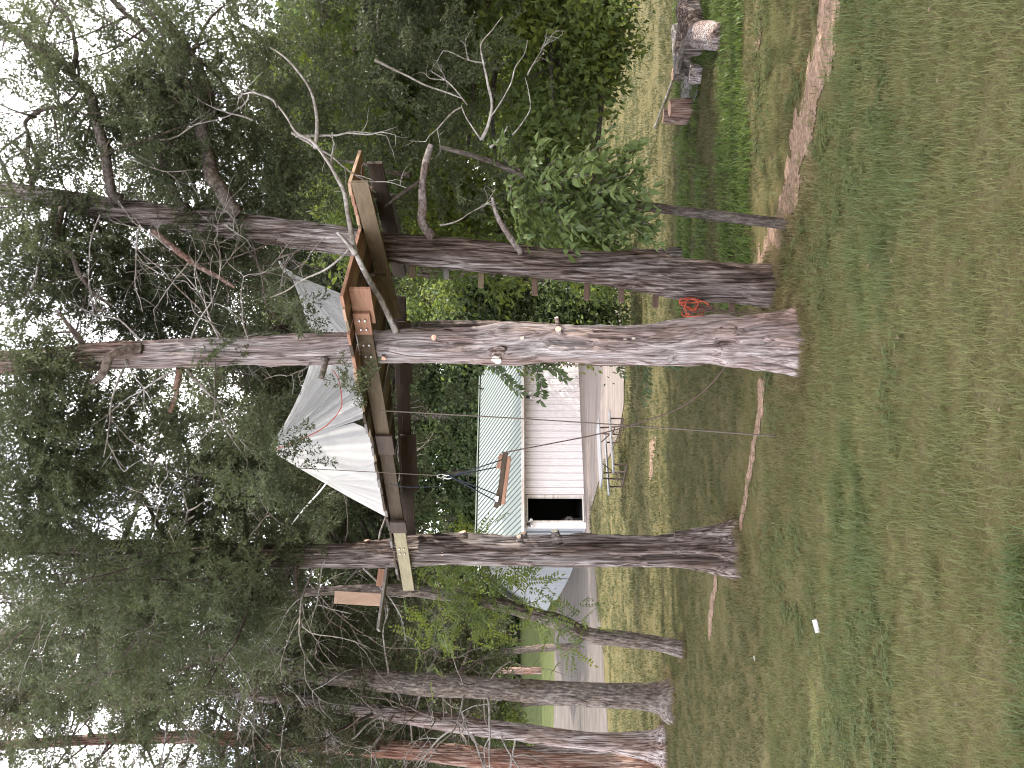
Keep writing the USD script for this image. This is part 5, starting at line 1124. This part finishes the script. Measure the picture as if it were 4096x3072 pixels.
rope("rope", "orange cord hanging in a loop across the plastic sheet", [(1105, 1795, 8.6), (1200, 1760, 8.55), (1320, 1690, 8.5), (1368, 1610, 8.5), (1360, 1540, 8.5), (1330, 1480, 8.3)], .005, "rope_orange")
rope("rope", "thin dark cord down the left side of the centre trunk", [(1400, 1400, 7.3), (1500, 1400, 7.3), (1650, 1425, 7.3), (1990, 1435, 7.3), (2400, 1462, 7.4), (2820, 1452, 7.4)], .004, "rope_brown")
# swing
sw_ = Thing("swing", "rough wooden plank swing hung by dark cords in front of the garage roof", "swing", P(2020, 1920, 8.3))
sd = 8.3
top_p, car0, car1, fork = P(1180, 1872, sd), P(1755, 1902, sd), P(1785, 1908, sd), P(1805, 1905, sd)
sw_.part("hanging_rope", tube(np.array([top_p, (top_p + car0) / 2, car0]), .004, 6), M["rope"])
th_ = np.linspace(0, 2 * np.pi, 17); 
for q, (cx, cy) in enumerate(((1768, 1904), (1790, 1908))):
    c = P(cx, cy, sd); sw_.part("carabiner", tube(np.stack([c[0] + .018 * np.cos(th_), c[1] + .01 * np.sin(th_) * (q * 2 - 1), c[2] + .05 * np.sin(th_)], 1), .005, 6), M["steel"], True)
k0 = P(1803, 1906, sd)
sw_.part("knot", trimesh.Trimesh(*(lambda m: (m.vertices * .022 + k0, m.faces))(trimesh.creation.icosphere(2))), M["rope_dark"], True)
for X, Y, d in ((2012, 1838, 8.2), (1990, 1868, 8.4), (1996, 1982, 8.4), (1986, 2006, 8.2)):
    sw_.part("cord", tube(np.array([k0, P(X, Y, d)]), .0065, 6), M["rope_dark"])
for (X0, Y0, X1, Y1, d, w, t, mt) in ((2022, 1808, 1994, 2022, 8.22, .055, .05, "wood_brown"), (2038, 1826, 2012, 2018, 8.17, .04, .045, "wood_red"), (2006, 1818, 1994, 1874, 8.38, .05, .06, "wood_red"), (1998, 1960, 1984, 2030, 8.34, .05, .06, "wood_brown")):
    sw_.part("plank", board(P(X0, Y0, d), P(X1, Y1, d), ez, w, t, .008), M[mt])
sw_.part("steel_bracket", board(P(1990, 1984, 8.185), P(1986, 2006, 8.18), ez, .03, .02), M["paper"], label="shiny white metal fitting")
# orange rope coil on the steps
rng = np.random.default_rng(88); cl = Thing("rope_coil", "tangled coil of red and orange cord hanging on the lowest steps", "rope", P(2800, 1230, 8.2))
for k in range(9):
    w0, l0 = rng.uniform(.03, .09), rng.uniform(.12, .34); a = np.linspace(0, 2 * np.pi, 26); c = P(2742, 1222 + rng.uniform(-12, 12), 8.15 + rng.uniform(-.05, .05))
    q = np.stack([c[0] + w0 * np.sin(a) + .02 * np.sin(2.3 * a + k), c[1] + .05 * np.sin(a * 1.5 + k), c[2] - l0 * (1 - np.cos(a)) / 2 + .04 + .015 * np.sin(3 * a + k)], 1); q[:, 0] -= .12 * (c[2] + .04 - q[:, 2])
    cl.part("loop", tube(q, .0065, 5), M["rope_orange"] if k % 3 else M["rope_brown"], True)
for k in range(3):
    cl.part("tail", tube(path_eval(np.array([P(2780, 1220 + 8 * k, 8.15), P(2900, 1240 + 6 * k, 8.1), P(3020, 1246 + 8 * k, 8.05), P(3085, 1262 + 3 * k, 8.0)]), 16), .005, 5), M["rope_brown"], True)

# ------------------------------------------------------------------ fallen log, stumps and cut rounds at the right
def log(name, label, p0, p1, r0, r1, mat, face=None, seed=0, cat="log", hollow=False):
    th = Thing(name, label, cat, (np.array(p0) + np.array(p1)) / 2); p0, p1 = np.array(p0, float), np.array(p1, float)
    tpp = np.array([[*p0, r0], [*(p0 * .6 + p1 * .4), (r0 * .6 + r1 * .4) * 1.02], [*p1, r1]])
    e = path_eval(tpp, 40)
    def disp(thh, rr):
        zz = np.repeat(np.linspace(0, np.linalg.norm(p1 - p0), 40)[:, None], 48, 1); c = np.stack([np.cos(thh), np.sin(thh)], -1)
        return rr * .22 * (meshkit.fbm(np.concatenate([c * 1.4, zz[..., None] * 1.5], -1), 3, seed) - .5) + .02 * (meshkit.noise(np.concatenate([c * 9, zz[..., None] * 2], -1), seed + 1) - .5)
    th.part("bark", tube(e[:, :3], e[:, 3], 48, True, disp), M[mat], True)
    if face:
        o = nrm(p1 - p0)
        th.part("cut_face", tube(np.array([p1 - o * .01, p1 + o * .006]), np.array([r1, r1]) * .93, 24), M[face])
    return th
g0 = G(2790, 330); d0 = g0[1]
def gp(X, Y, dz=0.0): 
    q = G(X, Y); return q + np.array([0, 0, dz])
log("fallen_log", "big silvery fallen log lying at the right edge of the lawn", P(2800, 40, d0 + .5), P(2775, 262, d0 + .25), .34, .30, "cedar_bark_dark", None, 1)
log("fallen_log", "pale weathered log lying on top of the big fallen log", P(2715, 110, d0 + .5), P(2718, 285, d0 + .35), .12, .10, "dead_wood", None, 2)
log("fallen_log", "thick upright bark slab leaning at the near end of the fallen log", gp(2888, 148, -.05), P(2790, 140, d0 - .9), .20, .17, "cedar_bark", None, 3)
log("fallen_log", "thin white split branch lying along the fallen log", P(2705, 290, d0 + .1), P(2738, 165, d0 + .1), .05, .045, "dead_wood", None, 14)
log("fallen_log", "dark short log half hidden under the cedar at the right edge", gp(2800, 30, .15), gp(2830, 180, .15), .22, .2, "cedar_bark_dark", None, 15)
log("cut_round", "short cut log standing at the end of the pale weathered log", P(2735, 296, d0 + .3), P(2691, 296, d0 + .3), .11, .10, "oak_bark", "cut_face", 4, "log")
log("cut_round", "short cut log with a pale face standing before the ash heap", gp(2805, 295, -.03), P(2762, 295, d0 - .15), .15, .145, "cedar_bark", "cut_pale", 5, "log")
s_ = gp(2772, 428, -.05)
log("stump", "reddish cedar stump with a fresh cut top nearest the ash heap", s_, s_ + np.array([-.02, 0, .42]), .145, .125, "cedar_bark_red", "cut_face", 6, "stump")
log("stump", "second reddish cedar stump leaning behind the fresh cut one", s_ + np.array([-.06, .28, 0]), s_ + np.array([-.03, .32, .46]), .14, .12, "cedar_bark_red", "cut_face", 7, "stump")
m, _ = strip([((2800, 300), (2730, 300)), ((2800, 350), (2728, 350)), ((2780, 400), (2730, 400)), ((2765, 420), (2740, 420))], 8, .03, .2, 12)
top_mesh("ash_heap", m, M["ash"], True, kind="structure", label="grey ash and wood chips beside the stumps")
top_mesh("stick", tube(np.array([gp(2696, 325, .03), gp(2625, 512, .03)]), .022, 6), M["dead_wood"], True, label="long pale stick lying on the lawn behind the stumps", cat="stick")
# litter on the lawn
g_ = G(3290, 2505)
top_mesh("plastic_scrap", board(g_ + np.array([-.05, -.02, .045]), g_ + np.array([.05, .02, .06]), np.array([.1, .5, .7]), .04, .004), M["film"], label="crumpled clear plastic scrap lying on the near lawn", cat="litter")
g_ = G(3030, 2635)
top_mesh("paper_scrap", board(g_ + np.array([-.02, 0, .03]), g_ + np.array([.03, .01, .035]), np.array([.1, -.8, .6]), .03, .003), M["paper"], label="tiny white paper scrap on the lawn at the left", cat="litter")
# fallen leaves scattered on the lawn
rng = np.random.default_rng(99); n = 260
y = 3 + 11 * rng.uniform(size=n); x = rng.uniform(-.5, .5, n) * y
LV = [leaf_shape(.032, .02, .35, -.2) for _ in range(2)]
instancer(numbered("/World", "fallen_leaves"), LV, M["wood_tan"], np.stack([x, y, ground(x, y) + .03], 1), Rotation.from_euler("zyx", np.stack([rng.uniform(0, 6.28, n), rng.normal(size=n) * .4, rng.normal(size=n) * .4], 1)).as_quat(), rng.uniform(.5, 1.1, n), rng.integers(0, 2, n), "stuff", "small dry leaves scattered over the lawn", "leaves")
